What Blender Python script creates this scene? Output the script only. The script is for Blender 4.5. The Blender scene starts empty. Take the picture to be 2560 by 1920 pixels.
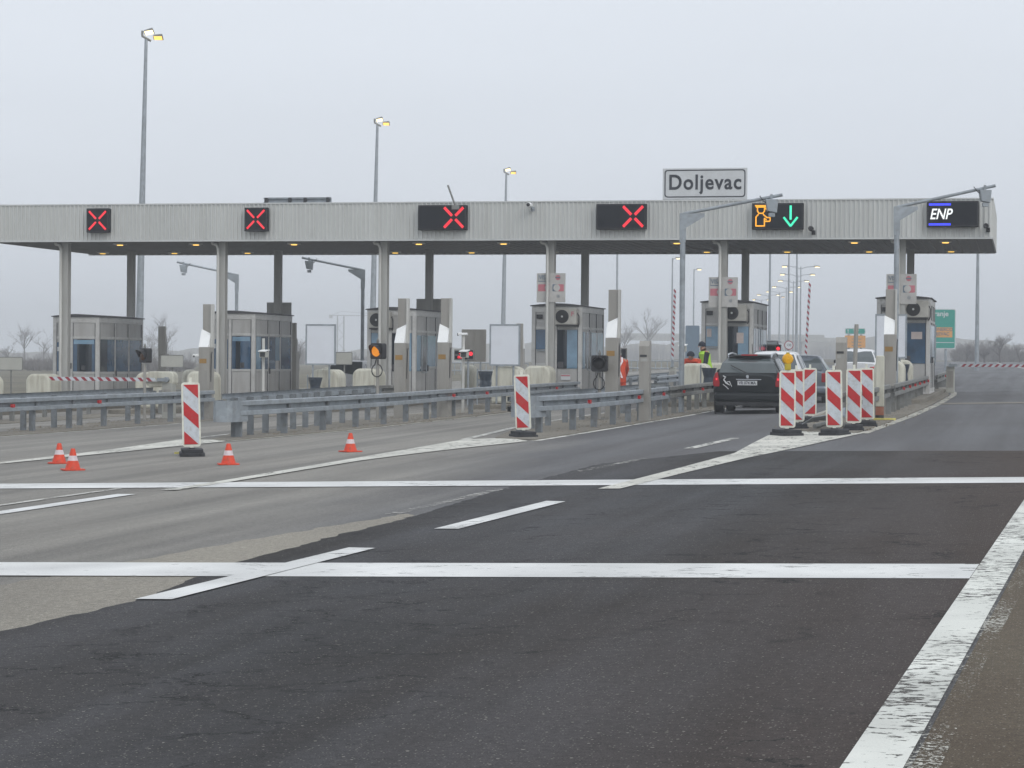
import bpy, bmesh, math, random
from mathutils import Vector, Matrix, noise as mnoise
random.seed(7)
sc = bpy.context.scene
COL = sc.collection
R = math.radians
# ------------------------------------------------------------------ camera
FPX, PITCH, ROLL, TH = 5824.1, -0.0093, 0.0081, 0.216
CAMZ = 1.37
_F = Vector((0, math.cos(PITCH), math.sin(PITCH))); _U0 = Vector((0, -math.sin(PITCH), math.cos(PITCH)))
_c, _s = math.cos(ROLL), math.sin(ROLL)
_R = _c * Vector((1, 0, 0)) + _s * _U0
_U = -_s * Vector((1, 0, 0)) + _c * _U0
cd = bpy.data.cameras.new('camera'); cam = bpy.data.objects.new('camera', cd); COL.objects.link(cam)
cd.sensor_width = 36.0; cd.lens = 36.0 * FPX / 2560.0; cd.clip_start = 0.2; cd.clip_end = 6000
cam.matrix_world = Matrix(((_R.x, _U.x, -_F.x, 0), (_R.y, _U.y, -_F.y, 0), (_R.z, _U.z, -_F.z, CAMZ), (0, 0, 0, 1)))
sc.camera = cam
# ------------------------------------------------------------------ world, sun, exposure
SUN_EL, SUN_AZ = R(38), R(150)
w = bpy.data.worlds.new('World'); sc.world = w; w.use_nodes = True
nt = w.node_tree; nt.nodes.clear()
sky = nt.nodes.new('ShaderNodeTexSky'); sky.sky_type = 'NISHITA'; sky.sun_disc = False
sky.sun_elevation = SUN_EL; sky.sun_rotation = SUN_AZ; sky.dust_density = 3.0; sky.air_density = 1.2
hs = nt.nodes.new('ShaderNodeHueSaturation'); hs.inputs['Saturation'].default_value = 0.12; hs.inputs['Value'].default_value = 1.0
tc = nt.nodes.new('ShaderNodeTexCoord'); sp = nt.nodes.new('ShaderNodeSeparateXYZ')
mr = nt.nodes.new('ShaderNodeMapRange'); mr.inputs[1].default_value = 0.0; mr.inputs[2].default_value = 0.45
mixc = nt.nodes.new('ShaderNodeMix'); mixc.data_type = 'RGBA'
mixc.inputs[6].default_value = (4.9, 5.3, 5.9, 1); mixc.inputs[7].default_value = (6.35, 6.75, 7.35, 1)
cl = nt.nodes.new('ShaderNodeTexNoise'); cl.inputs['Scale'].default_value = 2.2; cl.inputs['Detail'].default_value = 3
clm = nt.nodes.new('ShaderNodeMapRange'); clm.inputs[3].default_value = 0.90; clm.inputs[4].default_value = 1.10
vm = nt.nodes.new('ShaderNodeVectorMath'); vm.operation = 'SCALE'
mapn = nt.nodes.new('ShaderNodeMapping'); mapn.inputs['Scale'].default_value = (1, 1, 5)
mx = nt.nodes.new('ShaderNodeMix'); mx.data_type = 'RGBA'; mx.inputs[0].default_value = 0.8
bg = nt.nodes.new('ShaderNodeBackground'); bg.inputs['Strength'].default_value = 0.12
wo = nt.nodes.new('ShaderNodeOutputWorld')
lk = nt.links.new
lk(sky.outputs[0], hs.inputs['Color']); lk(tc.outputs['Generated'], sp.inputs[0]); lk(sp.outputs[2], mr.inputs[0])
lk(mr.outputs[0], mixc.inputs[0]); lk(hs.outputs[0], mx.inputs[6])
lk(tc.outputs['Generated'], mapn.inputs[0]); lk(mapn.outputs[0], cl.inputs[0]); lk(cl.outputs[0], clm.inputs[0])
lk(mixc.outputs[2], vm.inputs[0]); lk(clm.outputs[0], vm.inputs['Scale'])
lk(vm.outputs[0], mx.inputs[7]); lk(mx.outputs[2], bg.inputs[0]); lk(bg.outputs[0], wo.inputs[0])
sl = bpy.data.lights.new('sun', 'SUN'); sl.energy = 0.6; sl.angle = R(35); sl.color = (1, 0.97, 0.93)
so = bpy.data.objects.new('sun', sl); COL.objects.link(so)
so.rotation_euler = (R(90) - SUN_EL, 0, R(180) - SUN_AZ)
sc.view_settings.view_transform = 'Standard'; sc.view_settings.look = 'None'
sc.view_settings.exposure = 0.3; sc.view_settings.gamma = 1.0
try: sc.view_settings.use_curve_mapping = False
except Exception: pass
sc.render.engine = 'CYCLES'
sc.cycles.max_bounces = 6; sc.cycles.diffuse_bounces = 3; sc.cycles.glossy_bounces = 2
sc.cycles.transparent_max_bounces = 12; sc.cycles.volume_bounces = 2; sc.cycles.caustics_reflective = False
sc.cycles.caustics_refractive = False
# ------------------------------------------------------------------ frame helpers
O2 = Vector((12.176, 72.977)); A2 = Vector((math.cos(TH), -math.sin(TH))); B2 = Vector((math.sin(TH), math.cos(TH)))
LROT = -TH
def gz(x, y):
    z = 0.025 * max(-30, min(30, x))
    if y > 92: z += 0.006 * (min(y, 330) - 92)
    return z
def xy(i, j):
    p = O2 + A2 * i + B2 * j
    return p.x, p.y
def P(i, j, h=0.0):                       # lane frame -> world, h above the local ground
    x, y = xy(i, j)
    return Vector((x, y, gz(x, y) + h))
def proj(p):
    d = Vector(p) - Vector((0, 0, CAMZ)); q = d.dot(_F)
    return 1280 + FPX * d.dot(_R) / q, 960 - FPX * d.dot(_U) / q
def ray(u, v): return _F + _R * ((u - 1280) / FPX) - _U * ((v - 960) / FPX)
def at(u, v, Y):                          # point seen at (u,v) at depth Y
    d = ray(u, v); return Vector((0, 0, CAMZ)) + d * (Y / d.y)
def onj(u, v, j):                         # point seen at (u,v) on the plane across the lanes at j -> (i, z)
    d = ray(u, v); b = Vector((B2.x, B2.y, 0)); o = Vector((O2.x, O2.y, 0))
    t = (j + o.dot(b)) / d.dot(b)
    p = Vector((0, 0, CAMZ)) + d * t
    return (p - o).dot(Vector((A2.x, A2.y, 0))), p.z
def jof(i, u):
    lo, hi = -60.0, 300.0
    for _ in range(50):
        m = (lo + hi) / 2
        if proj(P(i, m, 1))[0] < u: lo = m
        else: hi = m
    return lo
# ------------------------------------------------------------------ materials
def lin(r, g, b):
    f = lambda c: (c / 255 / 12.92) if c / 255 <= 0.04045 else ((c / 255 + 0.055) / 1.055) ** 2.4
    return (f(r), f(g), f(b))
def mat(name, col, rough=0.6, metal=0.0, var=0.18, scale=2.0, streak=0.0, bump=0.0, spec=0.4, dirt=None, dirtamt=0.35):
    m = bpy.data.materials.new(name); m.use_nodes = True
    n = m.node_tree.nodes; L = m.node_tree.links.new
    b = n['Principled BSDF']; b.inputs['Roughness'].default_value = rough; b.inputs['Metallic'].default_value = metal
    b.inputs['Specular IOR Level'].default_value = spec
    tcn = n.new('ShaderNodeTexCoord'); mp = n.new('ShaderNodeMapping')
    L(tcn.outputs['Object'], mp.inputs[0])
    mp.inputs['Scale'].default_value = (scale, scale, scale * (0.15 if streak else 1))
    oinf = n.new('ShaderNodeObjectInfo'); mo_ = n.new('ShaderNodeMath'); mo_.operation = 'MULTIPLY'; mo_.inputs[1].default_value = 37.0
    L(oinf.outputs['Random'], mo_.inputs[0]); L(mo_.outputs[0], mp.inputs['Location'])
    ns = n.new('ShaderNodeTexNoise'); ns.inputs['Detail'].default_value = 5; ns.inputs['Scale'].default_value = 1.0; ns.inputs['Roughness'].default_value = 0.65
    L(mp.outputs[0], ns.inputs[0])
    r = n.new('ShaderNodeMapRange'); r.inputs[1].default_value = 0.3; r.inputs[2].default_value = 0.7
    r.inputs[3].default_value = 1 - var; r.inputs[4].default_value = 1 + var * 0.6
    L(ns.outputs[0], r.inputs[0])
    v = n.new('ShaderNodeVectorMath'); v.operation = 'SCALE'; v.inputs[0].default_value = col
    L(r.outputs[0], v.inputs['Scale'])
    out = v.outputs[0]
    if dirt is not None:
        n2 = n.new('ShaderNodeTexNoise'); n2.inputs['Scale'].default_value = 2.7; n2.inputs['Detail'].default_value = 8
        L(mp.outputs[0], n2.inputs[0])
        r2 = n.new('ShaderNodeMapRange'); r2.inputs[1].default_value = 0.48; r2.inputs[2].default_value = 0.72; r2.inputs[4].default_value = dirtamt
        L(n2.outputs[0], r2.inputs[0])
        mm = n.new('ShaderNodeMix'); mm.data_type = 'RGBA'; L(r2.outputs[0], mm.inputs[0]); L(out, mm.inputs[6]); mm.inputs[7].default_value = (*dirt, 1)
        out = mm.outputs[2]
    L(out, b.inputs['Base Color'])
    if bump:
        bp = n.new('ShaderNodeBump'); bp.inputs['Strength'].default_value = bump; bp.inputs['Distance'].default_value = 0.01
        L(ns.outputs[0], bp.inputs['Height']); L(bp.outputs[0], b.inputs['Normal'])
    return m
def emit(name, col, strength):
    m = bpy.data.materials.new(name); m.use_nodes = True
    b = m.node_tree.nodes['Principled BSDF']; b.inputs['Base Color'].default_value = (*[c * 0.3 for c in col], 1)
    b.inputs['Emission Color'].default_value = (*col, 1); b.inputs['Emission Strength'].default_value = strength
    return m
def road_mat(name, base, alt, speck, crack=0.0, streak=0.5, stone=0.35, brown=0.0, blend=None, grain=1.0, rust=False, band=False):
    m = bpy.data.materials.new(name); m.use_nodes = True
    n = m.node_tree.nodes; L = m.node_tree.links.new; b = n['Principled BSDF']
    b.inputs['Roughness'].default_value = 0.85; b.inputs['Specular IOR Level'].default_value = 0.25
    tcn = n.new('ShaderNodeTexCoord'); rot = n.new('ShaderNodeMapping'); rot.vector_type = 'POINT'; rot.inputs['Rotation'].default_value = (0, 0, TH)
    L(tcn.outputs['Object'], rot.inputs[0])
    def N(scale, vec=None, detail=4, sc3=None, rough=0.6, dist=0.0):
        t = n.new('ShaderNodeTexNoise'); t.inputs['Scale'].default_value = scale; t.inputs['Detail'].default_value = detail
        t.inputs['Roughness'].default_value = rough; t.inputs['Distortion'].default_value = dist
        src = vec or rot.outputs[0]
        if sc3:
            mp = n.new('ShaderNodeMapping'); mp.inputs['Scale'].default_value = sc3; L(src, mp.inputs[0]); src = mp.outputs[0]
        L(src, t.inputs[0]); return t.outputs[0]
    def RG(x, a, c, lo=0.0, hi=1.0):
        r = n.new('ShaderNodeMapRange'); r.inputs[1].default_value = a; r.inputs[2].default_value = c; r.inputs[3].default_value = lo; r.inputs[4].default_value = hi
        L(x, r.inputs[0]); return r.outputs[0]
    def MIX(f, a, c):
        r = n.new('ShaderNodeMix'); r.data_type = 'RGBA'
        if isinstance(f, float): r.inputs[0].default_value = f
        else: L(f, r.inputs[0])
        for k, q in ((6, a), (7, c)):
            if isinstance(q, tuple): r.inputs[k].default_value = (*q, 1)
            else: L(q, r.inputs[k])
        return r.outputs[2]
    def MUL(a, c):
        r = n.new('ShaderNodeMath'); r.operation = 'MULTIPLY'; L(a, r.inputs[0])
        if isinstance(c, float): r.inputs[1].default_value = c
        else: L(c, r.inputs[1])
        return r.outputs[0]
    patch = RG(N(0.22, detail=5, sc3=(1.5, 0.6, 1)), 0.36, 0.62)
    strk = RG(N(1.0, sc3=(1.3, 0.035, 1), detail=3), 0.38, 0.64)
    f = MIX(streak, patch, strk)
    col = MIX(f, base, alt)
    if blend:
        sx = n.new('ShaderNodeSeparateXYZ'); L(rot.outputs[0], sx.inputs[0])
        oi, oj = O2.dot(A2), O2.dot(B2)
        m1 = n.new('ShaderNodeMath'); m1.operation = 'MULTIPLY_ADD'; m1.inputs[1].default_value = 0.12; m1.inputs[2].default_value = -oi + 0.12 * (40 - oj); L(sx.outputs[1], m1.inputs[0])
        m2 = n.new('ShaderNodeMath'); m2.operation = 'ADD'; L(m1.outputs[0], m2.inputs[0]); L(sx.outputs[0], m2.inputs[1])
        m3 = n.new('ShaderNodeMath'); m3.operation = 'MULTIPLY_ADD'; m3.inputs[1].default_value = 3.0; L(N(0.5, detail=4, sc3=(1, 0.3, 1)), m3.inputs[0]); L(m2.outputs[0], m3.inputs[2])
        c2 = MIX(f, blend[0], blend[1]); col = MIX(RG(m3.outputs[0], -3.6, -1.4), col, c2)
    if brown:
        col = MIX(MUL(RG(N(0.5, detail=4, sc3=(1, 0.4, 1)), 0.4, 0.7), brown), col, (0.075, 0.050, 0.034))
    if rust or band:
        sy_ = n.new('ShaderNodeSeparateXYZ'); L(rot.outputs[0], sy_.inputs[0])
        mi = n.new('ShaderNodeMath'); mi.operation = 'MULTIPLY_ADD'; mi.inputs[1].default_value = 1.2; L(N(0.8, detail=4, sc3=(1, 0.2, 1)), mi.inputs[0])
        ai = n.new('ShaderNodeMath'); ai.operation = 'ADD'; ai.inputs[1].default_value = -O2.dot(A2) - 0.6; L(sy_.outputs[0], ai.inputs[0]); L(ai.outputs[0], mi.inputs[2])
        if rust: col = MIX(MUL(RG(mi.outputs[0], 1.0, 3.8), 0.7), col, (0.062, 0.041, 0.030))
        if band: col = MIX(MUL(RG(mi.outputs[0], -2.9, -2.5), 0.7), col, (0.36, 0.33, 0.275))
    g = RG(N(150.0, detail=2, rough=0.8), 0.3, 0.7, 0.4, 1.55)
    vv = n.new('ShaderNodeVectorMath'); vv.operation = 'SCALE'; L(col, vv.inputs[0]); L(g, vv.inputs['Scale']); col = vv.outputs[0]
    g2 = RG(N(24.0, detail=5, rough=0.8), 0.3, 0.7, 1 - 0.34 * grain, 1 + 0.32 * grain)
    vv = n.new('ShaderNodeVectorMath'); vv.operation = 'SCALE'; L(col, vv.inputs[0]); L(g2, vv.inputs['Scale']); col = vv.outputs[0]
    for vs, th_, am in ((60.0, 0.22, stone), (20.0, 0.13, stone * 1.1)):
        vo = n.new('ShaderNodeTexVoronoi'); vo.inputs['Scale'].default_value = vs; L(rot.outputs[0], vo.inputs[0])
        near = n.new('ShaderNodeMath'); near.operation = 'LESS_THAN'; near.inputs[1].default_value = th_; L(vo.outputs['Distance'], near.inputs[0])
        sepc = n.new('ShaderNodeSeparateColor'); L(vo.outputs['Color'], sepc.inputs[0])
        pick = n.new('ShaderNodeMath'); pick.operation = 'GREATER_THAN'; pick.inputs[1].default_value = 0.72; L(sepc.outputs[0], pick.inputs[0])
        col = MIX(MUL(MUL(near.outputs[0], pick.outputs[0]), am), col, speck)
    if crack:
        dv = n.new('ShaderNodeTexNoise'); dv.inputs['Scale'].default_value = 2.4; dv.inputs['Detail'].default_value = 6; dv.inputs['Roughness'].default_value = 0.75; L(rot.outputs[0], dv.inputs[0])
        ad = n.new('ShaderNodeMix'); ad.data_type = 'RGBA'; ad.blend_type = 'ADD'; ad.inputs[0].default_value = 0.9; L(rot.outputs[0], ad.inputs[6]); L(dv.outputs['Color'], ad.inputs[7])
        vo = n.new('ShaderNodeTexVoronoi'); vo.feature = 'DISTANCE_TO_EDGE'; vo.inputs['Scale'].default_value = 1.25; L(ad.outputs[2], vo.inputs[0])
        c1 = RG(vo.outputs['Distance'], 0.009, 0.031, 1.0, 0.0)
        mask = RG(N(0.45, sc3=(1.6, 0.35, 1), detail=3), 0.44, 0.54)
        mask2 = RG(N(3.0, detail=4), 0.42, 0.56)
        col = MIX(MUL(MUL(MUL(c1, mask), mask2), crack), col, (0.005, 0.005, 0.006))
    L(col, b.inputs['Base Color'])
    bp = n.new('ShaderNodeBump'); bp.inputs['Strength'].default_value = 0.5; bp.inputs['Distance'].default_value = 0.004
    L(g, bp.inputs['Height']); L(bp.outputs[0], b.inputs['Normal'])
    return m
def paint_mat(name, col, wear, scr=0.0, ax=(1, 1, 1), thr=0.5, rotz=TH, wsc=9.0):
    m = bpy.data.materials.new(name); m.use_nodes = True
    n = m.node_tree.nodes; L = m.node_tree.links.new; b = n['Principled BSDF']; b.inputs['Roughness'].default_value = 0.7
    tcn = n.new('ShaderNodeTexCoord'); rot = n.new('ShaderNodeMapping'); rot.inputs['Rotation'].default_value = (0, 0, rotz); L(tcn.outputs['Object'], rot.inputs[0])
    t = n.new('ShaderNodeTexNoise'); t.inputs['Scale'].default_value = 0.9; t.inputs['Detail'].default_value = 6; L(rot.outputs[0], t.inputs[0])
    r = n.new('ShaderNodeMapRange'); r.inputs[1].default_value = 0.3; r.inputs[2].default_value = 0.7; r.inputs[3].default_value = 0.70; r.inputs[4].default_value = 1.05; L(t.outputs[0], r.inputs[0])
    t3 = n.new('ShaderNodeTexNoise'); t3.inputs['Scale'].default_value = 120; L(rot.outputs[0], t3.inputs[0])
    r3 = n.new('ShaderNodeMapRange'); r3.inputs[3].default_value = 0.85; r3.inputs[4].default_value = 1.12; L(t3.outputs[0], r3.inputs[0])
    mu = n.new('ShaderNodeMath'); mu.operation = 'MULTIPLY'; L(r.outputs[0], mu.inputs[0]); L(r3.outputs[0], mu.inputs[1])
    v = n.new('ShaderNodeVectorMath'); v.operation = 'SCALE'; v.inputs[0].default_value = col; L(mu.outputs[0], v.inputs['Scale']); L(v.outputs[0], b.inputs['Base Color'])
    mp = n.new('ShaderNodeMapping'); mp.inputs['Scale'].default_value = ax; L(rot.outputs[0], mp.inputs[0])
    t2 = n.new('ShaderNodeTexNoise'); t2.inputs['Scale'].default_value = wsc; t2.inputs['Detail'].default_value = 9; t2.inputs['Roughness'].default_value = 0.72; L(mp.outputs[0], t2.inputs[0])
    t4 = n.new('ShaderNodeTexNoise'); t4.inputs['Scale'].default_value = 0.7; t4.inputs['Detail'].default_value = 3; L(rot.outputs[0], t4.inputs[0])
    ad = n.new('ShaderNodeMath'); ad.operation = 'MULTIPLY_ADD'; ad.inputs[1].default_value = 0.35; L(t4.outputs[0], ad.inputs[0]); L(t2.outputs[0], ad.inputs[2])
    gt = n.new('ShaderNodeMapRange'); gt.inputs[1].default_value = thr + 0.175; gt.inputs[2].default_value = thr + 0.205; gt.inputs[3].default_value = 0; gt.inputs[4].default_value = wear; L(ad.outputs[0], gt.inputs[0])
    tr = n.new('ShaderNodeBsdfTransparent'); ms = n.new('ShaderNodeMixShader'); L(gt.outputs[0], ms.inputs[0]); L(b.outputs[0], ms.inputs[1]); L(tr.outputs[0], ms.inputs[2])
    L(ms.outputs[0], n['Material Output'].inputs[0])
    return m
M = {}
M['galv'] = mat('galvanised_steel', (0.33, 0.365, 0.395), 0.5, 0.25, 0.25, 3, bump=0.1, dirt=(0.16, 0.15, 0.13))
M['post_galv'] = mat('post_steel', (0.20, 0.22, 0.235), 0.6, 0.1, 0.25, 3, dirt=(0.10, 0.09, 0.075), dirtamt=0.5)
M['galv_dirty'] = mat('dirty_galvanised_steel', (0.22, 0.225, 0.215), 0.65, 0.1, 0.3, 3, bump=0.1, dirt=(0.12, 0.10, 0.08), dirtamt=0.5)
M['fascia'] = mat('fascia_sheet', (0.60, 0.61, 0.59), 0.45, 0.1, 0.08, 0.8, streak=1, dirt=(0.40, 0.39, 0.35), dirtamt=0.22)
M['trim'] = mat('fascia_trim', (0.58, 0.595, 0.585), 0.5, 0.1, 0.08, 1)
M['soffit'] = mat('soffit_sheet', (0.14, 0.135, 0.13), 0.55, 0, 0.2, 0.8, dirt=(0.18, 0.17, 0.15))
M['column'] = mat('column_paint', (0.40, 0.40, 0.38), 0.6, 0, 0.15, 2, streak=1, dirt=(0.2, 0.18, 0.15))
M['pipe'] = mat('pale_downpipe', (0.55, 0.55, 0.52), 0.5, 0, 0.12, 2, streak=1, dirt=(0.2, 0.18, 0.15), dirtamt=0.5)
M['booth'] = mat('booth_panel', (0.46, 0.455, 0.44), 0.45, 0.1, 0.12, 1.5, streak=1, dirt=(0.25, 0.23, 0.2))
M['booth_frame'] = mat('booth_frame', (0.56, 0.555, 0.535), 0.4, 0.15, 0.1, 2, dirt=(0.3, 0.28, 0.25))
M['roof_dark'] = mat('booth_roof', (0.07, 0.07, 0.075), 0.6)
M['seal'] = mat('dark_seal', (0.035, 0.037, 0.04), 0.6)
M['glassb'] = mat('blue_glass', (0.03, 0.085, 0.16), 0.08, 0, 0.5, 1.2, spec=0.9)
M['glassd'] = mat('dark_glass', (0.007, 0.014, 0.022), 0.08, 0, 0.4, 1.2, spec=0.7)
M['glassp'] = mat('pale_blue_glass', (0.20, 0.33, 0.45), 0.12, 0, 0.35, 1.0, spec=0.8)
M['white'] = mat('white_board', (0.72, 0.75, 0.80), 0.45, 0, 0.05, 1, dirt=(0.55, 0.55, 0.55), dirtamt=0.2)
M['bright'] = mat('white_hood', (0.86, 0.87, 0.86), 0.35, 0, 0.04, 2)
M['cream'] = mat('cream_concrete', (0.60, 0.59, 0.50), 0.75, 0, 0.18, 3, streak=1, bump=0.3, dirt=(0.3, 0.26, 0.19), dirtamt=0.6)
M['board'] = mat('cream_board', (0.42, 0.42, 0.38), 0.6, 0, 0.1)
M['pillar'] = mat('stainless_pillar', (0.36, 0.345, 0.315), 0.42, 0.3, 0.14, 2, streak=1, dirt=(0.2, 0.18, 0.15))
M['sticker'] = mat('ochre_sticker', (0.34, 0.20, 0.06), 0.6)
M['black'] = mat('black_plastic', (0.02, 0.02, 0.022), 0.5, 0, 0.3, 5)
M['rubber'] = mat('dark_rubber', (0.045, 0.047, 0.052), 0.85, 0, 0.4, 8, bump=0.4)
M['tyre'] = mat('tyre_rubber', (0.015, 0.015, 0.016), 0.85)
M['red'] = mat('reflective_red', (0.52, 0.02, 0.025), 0.4, 0, 0.12, 6, dirt=(0.3, 0.12, 0.09))
M['redw'] = mat('barrier_red', (0.30, 0.035, 0.05), 0.5)
M['delw'] = mat('reflective_white', (0.58, 0.62, 0.66), 0.4, 0, 0.08, 6, dirt=(0.36, 0.35, 0.32), dirtamt=0.5)
M['dele'] = mat('panel_edge_cream', (0.78, 0.78, 0.68), 0.5, 0, 0.1, 6, dirt=(0.4, 0.36, 0.25))
M['cone'] = mat('cone_orange', (0.70, 0.065, 0.025), 0.55, 0, 0.2, 8, dirt=(0.28, 0.09, 0.05), dirtamt=0.6)
M['conew'] = mat('cone_band', (0.70, 0.62, 0.64), 0.4, 0, 0.15, 10, dirt=(0.5, 0.3, 0.28))
M['amberlamp'] = mat('amber_lens', (0.82, 0.42, 0.01), 0.25, 0, 0.25, 20)
M['amberoff'] = mat('unlit_lens', (0.10, 0.045, 0.02), 0.2, 0, 0.3, 20)
M['brick'] = mat('faded_orange_paint', (0.34, 0.12, 0.07), 0.7, dirt=(0.3, 0.25, 0.2))
M['ybox'] = mat('yellow_lamp_box', (0.50, 0.38, 0.03), 0.5, 0, 0.2, 10)
M['yfoot'] = mat('yellow_foot', (0.62, 0.55, 0.16), 0.7, 0, 0.3, 8)
M['redlit'] = emit('red_led', (1.0, 0.028, 0.05), 1.0)
M['orangelit'] = emit('orange_led', (1.0, 0.42, 0.02), 1.0)
M['greenlit'] = emit('green_led', (0.06, 0.95, 0.55), 0.95)
M['whitelit'] = emit('white_led', (0.9, 0.95, 0.95), 0.85)
M['bluelit'] = emit('blue_led', (0.04, 0.06, 1.0), 1.1)
M['sodium'] = emit('sodium_lamp', (1.0, 0.58, 0.12), 1.6)
M['sodiumw'] = emit('pale_sodium_lamp', (1.0, 0.80, 0.42), 3.0)
M['soffitlit'] = emit('soffit_lamp', (1.0, 0.60, 0.10), 1.0)
M['ambered'] = emit('amber_signal', (1.0, 0.33, 0.01), 0.55)
M['redtail'] = mat('tail_light_red', (0.34, 0.01, 0.015), 0.2)
M['redbrake'] = emit('brake_light', (1.0, 0.03, 0.06), 0.7)
M['ledface'] = mat('sign_face_dark', (0.008, 0.010, 0.015), 0.7, 0, 0.15, 3, spec=0.15)
M['signwhite'] = mat('sign_white', (0.60, 0.62, 0.63), 0.5, 0, 0.06, 2, dirt=(0.45, 0.44, 0.42), dirtamt=0.25)
M['signblack'] = mat('sign_black', (0.03, 0.035, 0.045), 0.5)
M['cardred'] = mat('faded_red_print', (0.50, 0.17, 0.20), 0.6)
M['cardgrey'] = mat('faded_grey_print', (0.12, 0.17, 0.22), 0.6)
M['cardpale'] = mat('pale_card_print', (0.48, 0.47, 0.45), 0.6, dirt=(0.35, 0.33, 0.3))
M['green'] = mat('motorway_green', (0.03, 0.30, 0.24), 0.5, 0, 0.08)
M['orange'] = mat('sign_orange', (0.66, 0.34, 0.12), 0.5, 0, 0.08)
M['bluegrey'] = mat('blue_grey_sign', (0.10, 0.16, 0.22), 0.5)
M['cardark'] = mat('dark_car_paint', (0.007, 0.010, 0.012), 0.32, 0.0, 0.2, 1, spec=0.32, dirt=(0.018, 0.02, 0.02))
M['carwhite'] = mat('white_car_paint', (0.75, 0.76, 0.77), 0.25, 0, 0.04, 1, spec=0.5)
M['carsilver'] = mat('silver_blue_car_paint', (0.20, 0.23, 0.27), 0.25, 0.4, 0.1, 1, spec=0.6)
M['carglass'] = mat('car_glass', (0.075, 0.092, 0.096), 0.1, 0, 0.25, 1.5, spec=0.8)
M['chrome'] = mat('bright_metal', (0.55, 0.57, 0.6), 0.3, 0.6)
M['plate'] = mat('number_plate_white', (0.62, 0.63, 0.64), 0.5)
M['orangecloth'] = mat('orange_workwear', (0.55, 0.06, 0.02), 0.85, 0, 0.25, 9)
M['limecloth'] = mat('lime_vest', (0.42, 0.75, 0.06), 0.7, 0, 0.15, 9)
M['darkcloth'] = mat('navy_cloth', (0.018, 0.022, 0.035), 0.9, 0, 0.3, 9)
M['skin'] = mat('skin', (0.42, 0.24, 0.17), 0.6)
M['ac'] = mat('air_conditioner_case', (0.46, 0.45, 0.41), 0.5, dirt=(0.25, 0.23, 0.2))
M['paper'] = mat('paper_notice', (0.52, 0.45, 0.42), 0.7)
M['bag'] = mat('bin_bag', (0.03, 0.045, 0.065), 0.35, 0, 0.4, 12, bump=0.6)
M['gravel'] = mat('loose_grit', (0.22, 0.19, 0.145), 0.9, 0, 0.5, 30)
M['bark'] = mat('bark', (0.10, 0.085, 0.075), 0.9, 0, 0.3, 5)
M['twigs'] = mat('twigs', (0.17, 0.155, 0.15), 0.9, 0, 0.3, 2)
M['pave'] = road_mat('island_paving', (0.26, 0.24, 0.20), (0.17, 0.155, 0.13), (0.45, 0.43, 0.38), streak=0.2, stone=0.5)
M['light_asphalt'] = road_mat('weathered_asphalt', (0.31, 0.295, 0.265), (0.185, 0.178, 0.163), (0.42, 0.41, 0.38), streak=0.7, stone=0.3, brown=0.12, blend=((0.155, 0.157, 0.162), (0.108, 0.107, 0.110)), grain=0.7)
M['joint_asphalt'] = road_mat('coarse_joint_asphalt', (0.33, 0.305, 0.255), (0.24, 0.222, 0.19), (0.5, 0.48, 0.43), streak=0.2, stone=0.8, grain=1.0)
M['mid_asphalt'] = road_mat('grey_asphalt', (0.165, 0.168, 0.174), (0.088, 0.087, 0.089), (0.35, 0.34, 0.32), streak=0.6, stone=0.3)
M['dark_asphalt'] = road_mat('dark_asphalt', (0.025, 0.0235, 0.0225), (0.078, 0.079, 0.085), (0.34, 0.32, 0.28), crack=1.0, streak=0.45, stone=0.65, brown=0.15, rust=True)
M['grit'] = road_mat('gritty_shoulder', (0.085, 0.066, 0.045), (0.145, 0.122, 0.088), (0.4, 0.38, 0.33), streak=0.05, stone=0.6, brown=0.5, grain=0.7)
M['soil'] = mat('winter_grass', (0.13, 0.115, 0.075), 0.95, 0, 0.4, 0.15)
M['paint'] = paint_mat('road_paint', (0.76, 0.765, 0.745), 0.7, ax=(0.5, 1.6, 1), thr=0.60)
M['paint_edge'] = paint_mat('edge_line_paint', (0.76, 0.77, 0.71), 0.85, ax=(0.8, 1.3, 1), thr=0.545, wsc=15.0)
M['paint_spill'] = paint_mat('spilled_edge_paint', (0.60, 0.59, 0.52), 1.0, ax=(6, 5, 1), thr=0.40)
M['paint_worn'] = paint_mat('worn_road_paint', (0.50, 0.49, 0.45), 0.9, ax=(1, 1, 1), thr=0.42)
M['paint_old'] = paint_mat('dirty_road_paint', (0.52, 0.50, 0.43), 0.8, ax=(1, 0.4, 1), thr=0.53)
M['paint_gore'] = paint_mat('gore_road_paint', (0.66, 0.65, 0.58), 0.8, ax=(1, 0.5, 1), thr=0.57)
M['paint_mid'] = paint_mat('thin_road_paint', (0.62, 0.61, 0.56), 0.85, ax=(1, 0.3, 1), thr=0.54)
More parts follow.
